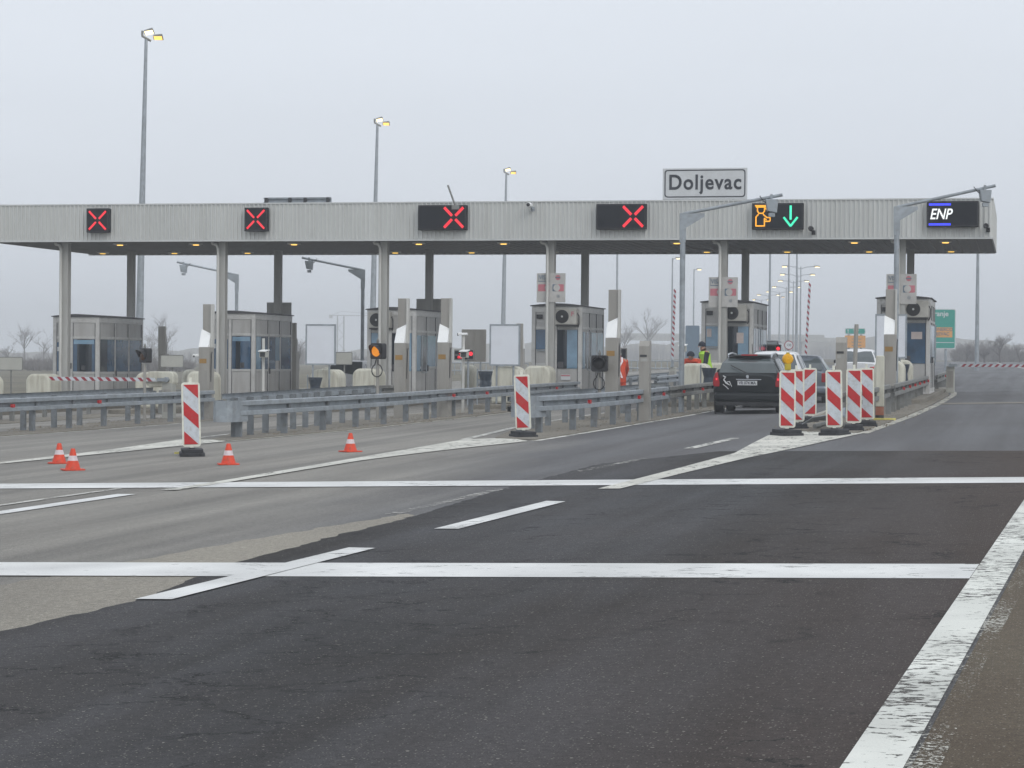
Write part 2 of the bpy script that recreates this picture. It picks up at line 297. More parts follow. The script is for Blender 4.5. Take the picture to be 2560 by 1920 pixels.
# ------------------------------------------------------------------ mesh builder
class MB:
    def __init__(s): s.v = []; s.f = []; s.m = []; s.cur = 0
    def mat(s, k): s.cur = k; return s
    def add(s, vs, fs):
        o = len(s.v); s.v += [tuple(v) for v in vs]
        for f in fs: s.f.append([o + k for k in f]); s.m.append(s.cur)
        return s
    def box(s, x0, x1, y0, y1, z0, z1, M4=None):
        vs = [Vector((x, y, z)) for z in (z0, z1) for y in (y0, y1) for x in (x0, x1)]
        if M4 is not None: vs = [M4 @ v for v in vs]
        return s.add(vs, [(0, 2, 3, 1), (4, 5, 7, 6), (0, 1, 5, 4), (2, 6, 7, 3), (0, 4, 6, 2), (1, 3, 7, 5)])
    def prism(s, poly, y0, y1):               # poly in x,z, extruded along y
        n = len(poly)
        vs = [(x, y0, z) for x, z in poly] + [(x, y1, z) for x, z in poly]
        return s.add(vs, [tuple(range(n)), tuple(range(2 * n - 1, n - 1, -1))] + [(k, k + n, (k + 1) % n + n, (k + 1) % n) for k in range(n)])
    def slab(s, poly, z0, z1):                # poly in x,y
        n = len(poly)
        vs = [(x, y, z0) for x, y in poly] + [(x, y, z1) for x, y in poly]
        return s.add(vs, [tuple(range(n - 1, -1, -1)), tuple(range(n, 2 * n))] + [(k, (k + 1) % n, (k + 1) % n + n, k + n) for k in range(n)])
    def tube(s, pts, rad, n=8, caps=True):
        pts = [Vector(p) for p in pts]
        if not isinstance(rad, (list, tuple)): rad = [rad] * len(pts)
        rings = []; up = None
        for k, p in enumerate(pts):
            d = (pts[min(k + 1, len(pts) - 1)] - pts[max(k - 1, 0)]).normalized()
            if up is None:
                up = Vector((0, 0, 1)) if abs(d.z) < 0.9 else Vector((1, 0, 0))
            a = d.cross(up).normalized(); b = a.cross(d).normalized(); up = b
            rings.append([p + (a * math.cos(2 * math.pi * q / n) + b * math.sin(2 * math.pi * q / n)) * rad[k] for q in range(n)])
        vs = [v for r in rings for v in r]; fs = []
        for k in range(len(rings) - 1):
            for q in range(n):
                fs.append((k * n + q, k * n + (q + 1) % n, (k + 1) * n + (q + 1) % n, (k + 1) * n + q))
        if caps: fs += [tuple(range(n - 1, -1, -1)), tuple(range((len(rings) - 1) * n, len(rings) * n))]
        return s.add(vs, fs)
    def lathe(s, prof, n=20, c=(0, 0, 0), axis='z', sq=1.0):
        vs = []; fs = []
        for r, z in prof:
            for q in range(n):
                a = 2 * math.pi * q / n
                x, y = r * math.cos(a), r * math.sin(a) * sq
                v = (x, y, z) if axis == 'z' else ((x, z, y) if axis == 'y' else (z, x, y))
                vs.append((v[0] + c[0], v[1] + c[1], v[2] + c[2]))
        for k in range(len(prof) - 1):
            for q in range(n): fs.append((k * n + q, k * n + (q + 1) % n, (k + 1) * n + (q + 1) % n, (k + 1) * n + q))
        fs += [tuple(range(n - 1, -1, -1)), tuple(range((len(prof) - 1) * n, len(prof) * n))]
        return s.add(vs, fs)
    def disc(s, c, r, n=20, y=0.0, th=0.01):      # disc facing -y
        return s.prism([(c[0] + r * math.cos(2 * math.pi * q / n), c[1] + r * math.sin(2 * math.pi * q / n)) for q in range(n)], y - th, y)
    def build(s, name, mats, parent=None, bevel=0.0, smooth=False):
        me = bpy.data.meshes.new(name); me.from_pydata(s.v, [], s.f); me.update()
        if not isinstance(mats, (list, tuple)): mats = [mats]
        for q in mats: me.materials.append(M[q] if isinstance(q, str) else q)
        if len(mats) > 1: me.polygons.foreach_set('material_index', s.m)
        bm = bmesh.new(); bm.from_mesh(me); bmesh.ops.recalc_face_normals(bm, faces=bm.faces); bm.to_mesh(me); bm.free()
        o = bpy.data.objects.new(name, me); COL.objects.link(o)
        if parent is not None: o.parent = parent
        if bevel:
            b = o.modifiers.new('bevel', 'BEVEL'); b.width = bevel; b.segments = 2; b.limit_method = 'ANGLE'; b.angle_limit = R(40)
        if smooth:
            me.polygons.foreach_set('use_smooth', [True] * len(me.polygons))
            try:
                me.set_sharp_from_angle(angle=R(42))
            except Exception: pass
        return o
def tag(o, label=None, cat=None, group=None, kind=None):
    if label: o['label'] = label
    if cat: o['category'] = cat
    if group: o['group'] = group
    if kind: o['kind'] = kind
    return o
def thing(name, label, cat, loc, rz=LROT, group=None):
    o = bpy.data.objects.new(name, None); o.empty_display_size = 0.2; COL.objects.link(o)
    o.location = loc; o.rotation_euler = (0, 0, rz)
    return tag(o, label, cat, group)
def structure(o): o['kind'] = 'structure'; return o
def copy_tree(o, parent=None, loc=None, rz=None, label=None):
    c = o.copy(); COL.objects.link(c)
    if parent is not None: c.parent = parent
    if loc is not None: c.location = loc
    if rz is not None: c.rotation_euler = (0, 0, rz)
    if label: c['label'] = label
    for ch in [q for q in bpy.data.objects if q.parent == o]: copy_tree(ch, c)
    return c
def text(name, body, size, material, parent, loc, rot=(R(90), 0, 0), ext=0.004, align='CENTER', sx=1.0, shear=0.0, bold=0.0, spacing=1.0):
    cu = bpy.data.curves.new(name, 'FONT'); cu.body = body; cu.size = size; cu.extrude = ext; cu.align_x = align; cu.align_y = 'CENTER'
    cu.shear = shear; cu.offset = bold; cu.space_character = spacing
    t = bpy.data.objects.new(name, cu); COL.objects.link(t)
    me = bpy.data.meshes.new_from_object(t)
    bpy.data.objects.remove(t); me.name = name
    for v in me.vertices: v.co.x *= sx
    me.materials.clear(); me.materials.append(M[material])
    o = bpy.data.objects.new(name, me); COL.objects.link(o); o.parent = parent; o.location = loc; o.rotation_euler = rot
    return o
def rrect(x0, x1, z0, z1, r, n=5):
    pts = []
    for cx, cz, a0 in ((x1 - r, z0 + r, -90), (x1 - r, z1 - r, 0), (x0 + r, z1 - r, 90), (x0 + r, z0 + r, 180)):
        for k in range(n + 1):
            a = R(a0 + 90 * k / n); pts.append((cx + r * math.cos(a), cz + r * math.sin(a)))
    return pts

# ================================================================== GROUND
def grid_sheet(name, xs, ys, material, off=0.0, fn=gz):
    vs = [(x, y, fn(x, y) + off) for y in ys for x in xs]; nx = len(xs)
    fs = [(a + b * nx, a + 1 + b * nx, a + 1 + (b + 1) * nx, a + (b + 1) * nx) for b in range(len(ys) - 1) for a in range(nx - 1)]
    return MB().add(vs, fs).build(name, material)
xs = [-900, -500, -300, -200, -120, -80, -50, -30, -15, 0, 15, 30, 50, 80, 120, 200, 300, 500, 900]
ys = [-40, 0, 40, 92, 110, 130, 160, 200, 250, 330, 400, 600, 1200]
structure(grid_sheet('ground', xs, ys, 'soil', -0.03))
# the road surface: one sheet laid in the lane frame
def strip_sheet(name, rows, material, off, close=True):   # rows: list of (j, i0, i1, n)
    vs = []; fs = []; n = 12
    for (j, i0, i1) in rows:
        for k in range(n + 1):
            vs.append(P(i0 + (i1 - i0) * k / n, j, off))
    for r in range(len(rows) - 1):
        for k in range(n):
            a = r * (n + 1) + k; fs.append((a, a + 1, a + n + 2, a + n + 1))
    return structure(MB().add(vs, fs).build(name, material))
strip_sheet('road', [(-90, -45, 3.9), (-60, -45, 3.9), (-52, -42, 3.95), (-40, -40, 4.6), (-20, -40, 6.2), (0, -38, 7.0), (20, -36, 7.5), (40, -34, 8.0), (60, -30, 8), (90, -26, 5), (130, -24, 4), (200, -20, 4), (300, -18, 4)], 'light_asphalt', 0.0)
def poly_sheet(name, pts, material, off, jit=0.0):
    if jit:
        q = []; random.seed(5)
        for k in range(len(pts)):
            a, b = Vector(pts[k]), Vector(pts[(k + 1) % len(pts)]); n = max(1, int((b - a).length / 0.12)); nn = Vector((b.y - a.y, a.x - b.x)).normalized()
            for m_ in range(n):
                c = a.lerp(b, m_ / n); q.append(tuple(c + nn * (jit * (mnoise.noise(Vector((c.x * 4, c.y * 4, 0.3))) * 1.2 + random.uniform(-0.35, 0.35)))))
        pts = q
    vs = [P(i, j, off) for i, j in pts]
    return structure(MB().add(vs, [tuple(range(len(vs)))]).build(name, material))
poly_sheet('dark_road_surface', [(-1.39, -64), (-1.48, -62.5), (-1.35, -61), (-1.6, -58.4), (-1.62, -55.9), (-1.58, -53.6), (-1.74, -49.2), (-1.73, -43.4), (-0.63, -39.6), (4.55, -40.4), (4.12, -48), (3.34, -66), (2.53, -84), (-1.45, -84)], 'dark_asphalt', 0.004, 0.035)
strip_sheet('grey_road_surface', [(12.01, -0.2, 7.3), (24, -0.8, 7.6), (40, -3, 8.0), (60, -4, 8), (90, -4, 5), (130, -4, 4), (200, -4, 4)], 'mid_asphalt', 0.006)
poly_sheet('concrete_strip', [(1.5, -8.3), (6.8, -8.3), (6.85, -6.7), (1.5, -6.7)], 'pave', 0.010)
poly_sheet('shoulder', [(2.60, -84), (3.40, -66), (4.19, -48), (5.2, -34), (6.6, -18), (7.2, 0), (8.2, 24), (30, 20), (30, -84)], 'grit', 0.008)
poly_sheet('joint_strip', [(-2.75, -84), (-1.30, -84), (-1.30, -61), (-1.5, -56), (-1.62, -53.5), (-1.75, -53.3), (-2.25, -56.5), (-2.6, -60), (-2.8, -64)], 'joint_asphalt', 0.002, 0.05)
# painted markings, each a thin sheet
MK = 0.008
def mark(pts, material='paint', off=MK):
    o = MB().add([P(i, j, off) for i, j in pts], [tuple(range(len(pts)))]).build('road_marking', material)
    return structure(o)
def mline(pts, wd, material='paint', off=MK):
    L_ = []; R_ = []
    for k, (i, j) in enumerate(pts):
        a = pts[max(k - 1, 0)]; b = pts[min(k + 1, len(pts) - 1)]
        d = Vector((b[0] - a[0], b[1] - a[1])).normalized(); n = Vector((-d.y, d.x))
        L_.append((i + n.x * wd / 2, j + n.y * wd / 2)); R_.append((i - n.x * wd / 2, j - n.y * wd / 2))
    vs = [P(*p, off) for p in L_] + [P(*p, off) for p in R_]; n = len(pts)
    o = MB().add(vs, [(k, k + 1, n + k + 1, n + k) for k in range(n - 1)]).build('road_marking', material)
    return structure(o)
mark([(-14, -59.5), (3.44, -59.45), (3.48, -58.45), (-14, -58.5)], 'paint', MK)
mark([(-14, -48.85), (3.79, -48.7), (3.79, -47.55), (-14, -47.8)], 'paint', MK)
for q4 in ([(-1.36, -60.95), (-1.13, -60.95), (-0.93, -57.25), (-1.15, -57.2)], [(-0.98, -55.3), (-0.77, -55.3), (-0.58, -51.7), (-0.79, -51.6)]): mark(q4, 'paint', MK + 0.004)
mark([(-5.99, -53.5), (-5.75, -53.5), (-5.66, -50.05), (-5.89, -50.0)], 'paint')
mark([(-6.05, -59), (-5.85, -59), (-5.80, -57.0), (-6.0, -57.0)], 'paint')
mline([(-6.42, -53.5), (-6.32, -48.9)], 0.10, 'paint_mid')
mark([(-1.32, -38.5), (-1.14, -38.5), (-0.98, -34.1), (-1.15, -34.0)], 'paint_mid')
mline([(-1.62, -45.6), (-1.36, -41.8)], 0.12, 'paint_worn')
mline([(-1.86, -53.4), (-1.74, -49.3)], 0.14, 'paint_worn')
# gore lines
mark([(-5.66, -49.3), (-5.45, -49.3), (-5.42, -47.7), (-5.45, -42.0), (-5.25, -39.5), (-5.05, -37.8), (-4.55, -34.7), (-5.0, -33.6), (-5.5, -33.0), (-5.98, -33.5), (-5.86, -38.0), (-5.76, -41.6), (-5.62, -47.7)], 'paint_gore', MK + 0.004)
mark([(-0.66, -49.5), (-0.42, -49.5), (-0.2, -46), (0.08, -42), (0.38, -39.1), (0.68, -35.6), (0.98, -32.3), (-0.45, -30.6), (-0.62, -33.0), (-0.48, -36.5), (-0.30, -40.5), (-0.46, -45.0)], 'paint_gore', MK + 0.004)
mark([(-11.5, -52), (-11.28, -52), (-11.1, -46), (-10.85, -41.5), (-10.7, -37.5), (-10.52, -33.2), (-11.1, -32.3), (-11.85, -32.3), (-11.30, -37.0), (-11.1, -42), (-11.35, -47)], 'paint_gore', MK + 0.004)
mline([(-0.6, -30.6), (-1.0, -22), (-1.2, -8), (-1.2, 10)], 0.15, 'paint_old')
mline([(-6.0, -33.4), (-6.3, -30), (-6.61, -26.7), (-6.93, -18.9), (-6.9, -8), (-6.85, 8)], 0.16, 'paint_mid')
mline([(-4.47, -34.7), (-4.31, -27.5), (-4.18, -18), (-4.2, -8), (-4.25, 8)], 0.15, 'paint_mid')
mline([(-11.85, -32.3), (-12.1, -27), (-12.4, -22.5), (-12.6, -17.9), (-12.6, -8)], 0.16, 'paint_mid')
mline([(-10.54, -33.2), (-9.95, -27), (-9.9, -21), (-9.8, -15), (-9.9, -5)], 0.15, 'paint_old')
mline([(-17.3, -34), (-16.92, -29.1), (-16.61, -25.6), (-16.48, -20.7), (-16.48, -14), (-16.3, -5)], 0.16, 'paint_mid')
mline([(-18.3, -32), (-18.68, -25.3), (-18.9, -22.3), (-19.25, -16.1), (-18.9, -8)], 0.15, 'paint_mid')
mline([(-22.7, -30), (-22.2, -20), (-21.5, -10), (-21.3, 0)], 0.15, 'paint_old')
mline([(0.98, -32.3), (1.10, -28), (1.3, -20), (1.45, -8), (1.45, 6), (1.3, 12), (0.9, 20), (-0.2, 30), (-2, 42)], 0.2, 'paint_old')
mline([(5.8, 62), (4.0, 95), (2.4, 130), (1.8, 150), (1.0, 180)], 0.3, 'paint_mid', 0.03)
# right edge line, its worn inner half and the gritty spill beside it
eL = lambda j: 3.17 + 0.0414 * (j + 66.1)
eR = lambda j: 3.375 + 0.0445 * (j + 66.1)
jj_ = [-84 + 3.0 * k for k in range(13)]
mark([(eR(j), j) for j in jj_] + [(eL(j), j) for j in reversed(jj_)], 'paint_edge', MK + 0.004)
mark([(eR(j) + 0.11 + 0.02 * math.sin(j * 3.1), j) for j in jj_] + [(eR(j) + 0.002, j) for j in reversed(jj_)], 'paint_spill', MK + 0.004)
mline([(3.95, -47.7), (4.3, -42), (5.0, -34), (6.3, -18), (6.9, 0)], 0.20, 'paint_old')
# islands
def island(pts, name='island_pavement', material='pave'):
    vs = [P(i, j, 0.0) for i, j in pts] + [P(i, j, 0.02) for i, j in pts]; n = len(pts)
    fs = [tuple(range(n, 2 * n))] + [(k, (k + 1) % n, n + (k + 1) % n, n + k) for k in range(n)]
    return structure(MB().add(vs, fs).build(name, material))
island([(-5.55, -32.9), (-4.55, -34.2), (-4.42, -27.5), (-4.28, -15), (-4.35, 14), (-6.75, 14), (-6.8, -18.9), (-6.5, -26.7)])
island([(-11.2, -32.2), (-10.6, -33.0), (-10.05, -27.0), (-10.0, -16), (-10.0, 14), (-12.45, 14), (-12.5, -18), (-12.2, -24), (-11.95, -29.0)])
island([(-18.2, -34), (-17.4, -34), (-17.02, -29), (-16.6, -20.7), (-15.8, -4), (-15.7, 14), (-18.0, 14), (-18.4, -2), (-19.15, -16), (-18.6, -25)])
island([(-24.2, -30), (-22.8, -30), (-22.0, -18), (-21.2, -4), (-21.2, 14), (-23.6, 14), (-23.9, -8)])
island([(-29.4, -20), (-28.3, -20), (-26.9, -4), (-26.9, 14), (-29.1, 14)])
island([(-0.45, -30.5), (0.85, -32.2), (1.0, -28), (1.18, -20), (1.3, -8), (1.3, 6), (1.1, 12), (0.0, 22), (-0.9, 22), (-1.05, 0), (-0.95, -20)])
def kerbed(c, j0, j1, w=1.0):                                     # raised kerbed plinth under a booth
    n = 8; pts = []
    for k in range(n + 1):
        a = math.pi + math.pi * k / n; pts.append((c + w * math.cos(a), j0 + w * math.sin(a) + w))
    for k in range(n + 1):
        a = math.pi * k / n; pts.append((c + w * math.cos(a), j1 + w * math.sin(a) - w))
    vs = [P(i, j, 0.0) for i, j in pts] + [P(i, j, 0.15) for i, j in pts]; m = len(pts)
    structure(MB().add(vs, [tuple(range(m, 2 * m))] + [(k, (k + 1) % m, m + (k + 1) % m, m + k) for k in range(m)]).build('island_kerb', 'cream' if False else 'pave', bevel=0.02))
C_ = [-28.0, -22.4, -16.8, -11.2, -5.6, 0.0]
for c in C_: kerbed(c, -8.2, 16)
def gravel(name, spots, num, label, seed, smin=0.008, smax=0.03):
    random.seed(seed); mb = MB()
    for _ in range(num):
        (i0, j0), (i1, j1), wd = random.choice(spots); f = random.random()
        i, j = i0 + (i1 - i0) * f + random.gauss(0, wd), j0 + (j1 - j0) * f + random.gauss(0, 0.3)
        p = P(i, j, 0.018); q = random.uniform(smin, smax) * random.choice((1, 1, 1, 1.8))
        c = [p + Vector((random.uniform(-q, q), random.uniform(-q, q), 0)) for _k in range(4)]; a = random.uniform(0, 6)
        base = [p + Vector((q * math.cos(a + k * 2.1), q * math.sin(a + k * 2.1), -0.01)) for k in range(3)]
        mb.add(base + [p + Vector((random.uniform(-q, q) * 0.4, random.uniform(-q, q) * 0.4, q * 0.45))], [(0, 1, 3), (1, 2, 3), (2, 0, 3), (0, 2, 1)])
    tag(mb.build(name, 'gravel', None), label, 'gravel', kind='stuff')
gravel('gravel', [((-5.2, -30), (-4.6, -20), 0.25), ((-4.6, -20), (-4.8, -4), 0.2), ((-5.5, -24), (-5.6, -10), 0.5)], 1500, 'loose grit and clods under the crash barriers of the middle island', 31)
gravel('gravel', [((-10.9, -30), (-10.3, -20), 0.25), ((-10.3, -20), (-10.4, -8), 0.2), ((-11.3, -20), (-11.3, -12), 0.5)], 1500, 'loose grit under the crash barriers behind the lone cone', 32)
gravel('gravel', [((0.6, -31), (0.9, -20), 0.2), ((0.9, -20), (1.1, 6), 0.15), ((0.2, -31), (0.0, -24), 0.4)], 1300, 'loose grit along the right island beside the curved lane', 33)
gravel('gravel', [((-17.9, -28), (-17.4, -18), 0.3), ((-18.8, -24), (-19.0, -14), 0.3)], 900, 'loose grit under the crash barriers at the left edge', 34)
# ================================================================== CANOPY
ZB, ZT = 5.31, 6.555
IL, IR, JF, JB = -30.8, 2.75, -0.5, 8.75
can = thing('toll_canopy', 'long flat toll plaza canopy with ribbed pale grey fascia on paired columns', 'canopy', (O2.x, O2.y, 0))
def ribbed(a0, a1, z0, z1, pitch=0.147, rw=0.036, dep=0.05):       # along x, facing -y
    mb = MB(); n = int((a1 - a0) / pitch); pts = []
    x = a0
    for k in range(n):
        pts += [(x, 0), (x + pitch - rw - 0.016, 0), (x + pitch - rw - 0.004, -dep), (x + pitch - 0.010, -dep)]
        x += pitch
    pts.append((a1, 0))
    vs = [(p[0], p[1], z0) for p in pts] + [(p[0], p[1], z1) for p in pts]; m = len(pts)
    return mb.add(vs, [(k, k + 1, m + k + 1, m + k) for k in range(m - 1)])
o = ribbed(IL, IR, ZB + 0.04, ZT - 0.03).build('fascia', 'fascia', can); o.location = (0, JF, 0)
mb = MB(); mb.box(IL - 0.02, IR + 0.05, JF - 0.045, JF + 0.02, ZT - 0.03, ZT + 0.012).box(IL - 0.02, IR + 0.05, JF - 0.040, JF + 0.02, ZB - 0.012, ZB + 0.04)
mb.box(IR + 0.003, IR + 0.05, JF + 0.022, JB, ZT - 0.03, ZT + 0.012).box(IR + 0.003, IR + 0.05, JF + 0.022, JB, ZB - 0.012, ZB + 0.04).box(IL - 0.02, IR + 0.002, JB + 0.001, JB + 0.03, ZB - 0.03, ZB + 0.06)
mb.build('edge_trim', 'trim', can)
o = ribbed(0, JB - JF, ZB + 0.04, ZT - 0.03).build('side_fascia', 'fascia', can); o.location = (IR, JF + 0.03, 0); o.rotation_euler = (0, 0, R(90))
MB().box(IL, IR - 0.01, JB - 0.05, JB, ZB + 0.05, ZT - 0.03).box(IL, IL + 0.05, JF + 0.05, JB - 0.06, ZB + 0.05, ZT - 0.03).build('back_fascia', 'fascia', can)
MB().box(IL + 0.06, IR - 0.02, JF + 0.05, JB - 0.06, ZT - 0.25, ZT - 0.15).build('roof', 'roof_dark', can)
# soffit: trapezoid sheet with ribs running front to back
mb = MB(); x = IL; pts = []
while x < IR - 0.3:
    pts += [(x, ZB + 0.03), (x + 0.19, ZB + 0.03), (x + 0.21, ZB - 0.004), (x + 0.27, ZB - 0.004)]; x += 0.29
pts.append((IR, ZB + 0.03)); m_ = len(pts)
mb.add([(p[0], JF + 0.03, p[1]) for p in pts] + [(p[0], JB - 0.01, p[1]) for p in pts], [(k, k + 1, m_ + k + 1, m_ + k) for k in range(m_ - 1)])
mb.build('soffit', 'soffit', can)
for k, c in enumerate(C_):
    for j in (0.0, 5.9):
        x, y = xy(c, j); z0 = gz(x, y)
        mb = MB(); mb.box(c - 0.13, c + 0.11, j - 0.02, j + 0.03, z0, ZB - 0.005).box(c - 0.13, c + 0.11, j + 0.20, j + 0.25, z0, ZB - 0.005).box(c - 0.03, c + 0.01, j + 0.031, j + 0.199, z0, ZB - 0.005)
        mb.box(c + 0.071, c + 0.109, j + 0.032, j + 0.198, z0, ZB - 0.006)
        col = mb.build('column', 'column', can, bevel=0.006)
        if j == 0.0:
            MB().tube([(c - 0.10, j - 0.13, z0 + 0.3), (c - 0.10, j - 0.13, ZB - 0.22), (c - 0.17, j - 0.1, ZB - 0.10), (c - 0.30, j - 0.1, ZB - 0.07), (c - 0.32, j - 0.1, ZB - 0.01)], 0.05, 10).build('downpipe', 'pipe', col, smooth=True)
# soffit lamps
for (u, v) in [(257, 629), (436, 628), (619, 629), (988, 631), (1179, 627), (1767, 624), (1968, 625), (2173, 626), (2378, 622), (1047, 602), (1259, 601), (1692, 600), (2136, 600), (2364, 595), (490, 604), (735, 604), (300, 604), (1383, 624)]:
    d = ray(u, v); t = (ZB - 0.01 - CAMZ) / d.z; p = Vector((0, 0, CAMZ)) + d * t
    r = Vector((p.x, p.y)) - O2; i, j = r.dot(A2), r.dot(B2); j = min(max(j, 0.1), 8.2)
    if abs(v - 628) > 12: j = 0.75
    else: j = 6.7
    lo, hi = -40.0, 10.0
    for _ in range(40):
        mm = (lo + hi) / 2
        if proj(Vector((*xy(mm, j), ZB)))[0] < u: lo = mm
        else: hi = mm
    q = MB().box(lo - 0.18, lo + 0.18, j - 0.18, j + 0.18, ZB - 0.05, ZB - 0.006).build('ceiling_light', 'trim', can)
    MB().lathe([(0.10, ZB - 0.075), (0.11, ZB - 0.055)], 14, (lo, j, 0)).build('lamp_glass', 'soffitlit' if abs(v - 628) < 12 else 'sodium', q)
# ------------------------------------------------------------------ signals on the fascia
def on_fascia(name, label, cat, u0, u1, v0, v1, dep=0.22, group=None, material='ledface'):
    j = JF - 0.06 - dep
    i0, z1 = onj(u0, v0, j); i1, z0 = onj(u1, v1, j)
    x, y = xy((i0 + i1) / 2, j)
    t = thing(name, label, cat, (x, y, z0), group=group)
    W, H = i1 - i0, z1 - z0
    MB().box(-W / 2, W / 2, 0.0, dep - 0.02, 0, H).build('housing', material, t, bevel=0.012)
    fr = MB()
    for a in (-W / 2 + 0.02, W / 2 - 0.05): fr.box(a, a + 0.03, -0.012, -0.001, 0.02, H - 0.02)
    fr.box(-W / 2 + 0.055, W / 2 - 0.055, -0.012, -0.001, 0.02, 0.045).box(-W / 2 + 0.055, W / 2 - 0.055, -0.012, -0.001, H - 0.045, H - 0.02)
    fr.build('frame', 'black', t)
    bk = MB(); bk.box(-W / 2 + 0.1, -W / 2 + 0.16, dep - 0.018, dep + 0.05, 0.1, H - 0.1).box(W / 2 - 0.16, W / 2 - 0.1, dep - 0.018, dep + 0.05, 0.1, H - 0.1).build('bracket', 'galv', t)
    return t, W, H
def seg(mb, x0, z0, x1, z1, wd, y0=-0.02, y1=-0.008):
    d = Vector((x1 - x0, z1 - z0)).normalized(); n = Vector((-d.y, d.x)) * wd / 2
    mb.prism([(x0 + n.x, z0 + n.y), (x0 - n.x, z0 - n.y), (x1 - n.x, z1 - n.y), (x1 + n.x, z1 + n.y)], y0, y1)
def dots(mb, x0, z0, x1, z1, wd, step=0.022, y0=-0.02, y1=-0.008):
    d = Vector((x1 - x0, z1 - z0)); L_ = d.length; d.normalize(); n = Vector((-d.y, d.x))
    k = int(L_ / step) + 1; r = max(2, int(wd / step))
    for a in range(k):
        for b in range(r):
            c = Vector((x0, z0)) + d * (a * L_ / max(1, k - 1)) + n * ((b - (r - 1) / 2) * step)
            h = step * 0.5
            mb.add([(c.x - h, y0, c.y - h), (c.x + h, y0, c.y - h), (c.x + h, y0, c.y + h), (c.x - h, y0, c.y + h)], [(0, 1, 2, 3)])
def cross(t, cx, cz, s, wd):
    for sx in (-1, 1):
        for sz in (-1, 1):
            mb = MB(); dots(mb, cx + sx * s * 0.21, cz + sz * s * 0.21, cx + sx * s, cz + sz * s * 1.02, wd)
            mb.build('lit_bar', 'redlit', t)
G = 'lane signals along the canopy'
for u0, u1, v0, v1, half, lab in ((216, 272, 521, 581, 0, 'small square lane signal with red cross above the booth at the far left'),
                                 (611, 668, 519, 578, 0, 'small square lane signal with red cross near the thin camera mast'),
                                 (1045, 1166, 513, 575, 1, 'wide lane signal with red cross under the leaning rooftop rod'),
                                 (1491, 1615, 510, 573, 1, 'wide lane signal with red cross left of the town name sign')):
    t, W, H = on_fascia('lane_signal', lab, 'lane signal', u0, u1, v0, v1, group=G)
    if half: cross(t, W * 0.24, H * 0.5, 0.31, 0.10)
    else: cross(t, 0, H * 0.5, 0.29, 0.085)
t, W, H = on_fascia('lane_signal', 'wide lane signal with orange toll attendant and green down arrow', 'lane signal', 1880, 2008, 508, 573, group=G)
mb = MB(); S = 0.0105; X0 = -W / 2 + 0.06
# attendant outline in LED dots, measured on a 0..400 grid
def PT(a, b): return (X0 + (a - 225) * (0.00150) + 0.03, H - 0.06 - (b - 260) * 0.00175)
out = [(235, 275), (465, 275), (495, 340), (440, 320), (430, 365), (405, 400), (425, 440), (480, 485), (540, 480), (550, 550), (440, 555)]
for a, b in (((235, 272), (470, 272)), ((255, 295), (470, 295)), ((470, 285), (492, 335)), ((492, 335), (435, 325)), ((282, 310), (282, 365)), ((282, 365), (310, 405)), ((430, 310), (430, 365)), ((430, 365), (400, 405)), ((310, 408), (400, 408)),
             ((300, 430), (252, 475)), ((252, 475), (252, 635)), ((252, 635), (430, 635)), ((430, 635), (430, 500)), ((405, 430), (480, 485)), ((480, 485), (545, 485)), ((548, 490), (548, 545)), ((540, 552), (440, 552)), ((430, 500), (470, 525))):
    dots(mb, *PT(*a), *PT(*b), 0.055, 0.02)
mb.build('lit_attendant', 'orangelit', t)
mb = MB(); ax = W * 0.255
dots(mb, ax, H - 0.09, ax, H * 0.38, 0.085); dots(mb, ax - 0.21, H * 0.45, ax, 0.10, 0.085); dots(mb, ax + 0.21, H * 0.45, ax, 0.10, 0.085)
mb.build('lit_arrow', 'greenlit', t)
t, W, H = on_fascia('lane_signal', 'wide lane signal reading ENP between two blue bars', 'lane signal', 2317, 2446, 503, 567, group=G)
text('lettering', 'ENP', 0.46, 'whitelit', t, (-W * 0.235, -0.018, H * 0.48), sx=0.80, shear=0.25, bold=0.006)
for zz in (0.87, 0.10):
    mb = MB(); dots(mb, -W * 0.45, H * zz, -W * 0.04, H * zz, 0.07); mb.build('lit_bar', 'bluelit', t)
# town sign above the roof edge
j = JF + 0.2; i0, z1 = onj(1657, 421, j); i1, z0 = onj(1868, 498, j); x, y = xy((i0 + i1) / 2, j); W, H = i1 - i0, z1 - z0
t = thing('town_sign', 'white town name sign reading Doljevac standing on the canopy edge', 'sign', (x, y, z0))
MB().box(-W / 2, W / 2, 0, 0.03, 0, H).build('panel', 'signwhite', t, bevel=0.01)
b0 = rrect(-W / 2 + 0.06, W / 2 - 0.06, 0.07, H - 0.05, 0.10, 6); b1 = rrect(-W / 2 + 0.095, W / 2 - 0.095, 0.105, H - 0.085, 0.075, 6); n = len(b0)
MB().add([(a, -0.006, b) for a, b in b0] + [(a, -0.006, b) for a, b in b1], [(k, (k + 1) % n, n + (k + 1) % n, n + k) for k in range(n)]).build('border', 'signblack', t)
text('lettering', 'Doljevac', 0.66, 'signblack', t, (0, -0.006, H * 0.53), sx=0.90, bold=0.014, spacing=1.12)
mb = MB()
for a in (-0.9, 0.9): mb.box(a - 0.03, a + 0.03, 0.032, 0.09, -0.18, H - 0.1)
mb.build('post', 'galv', t)
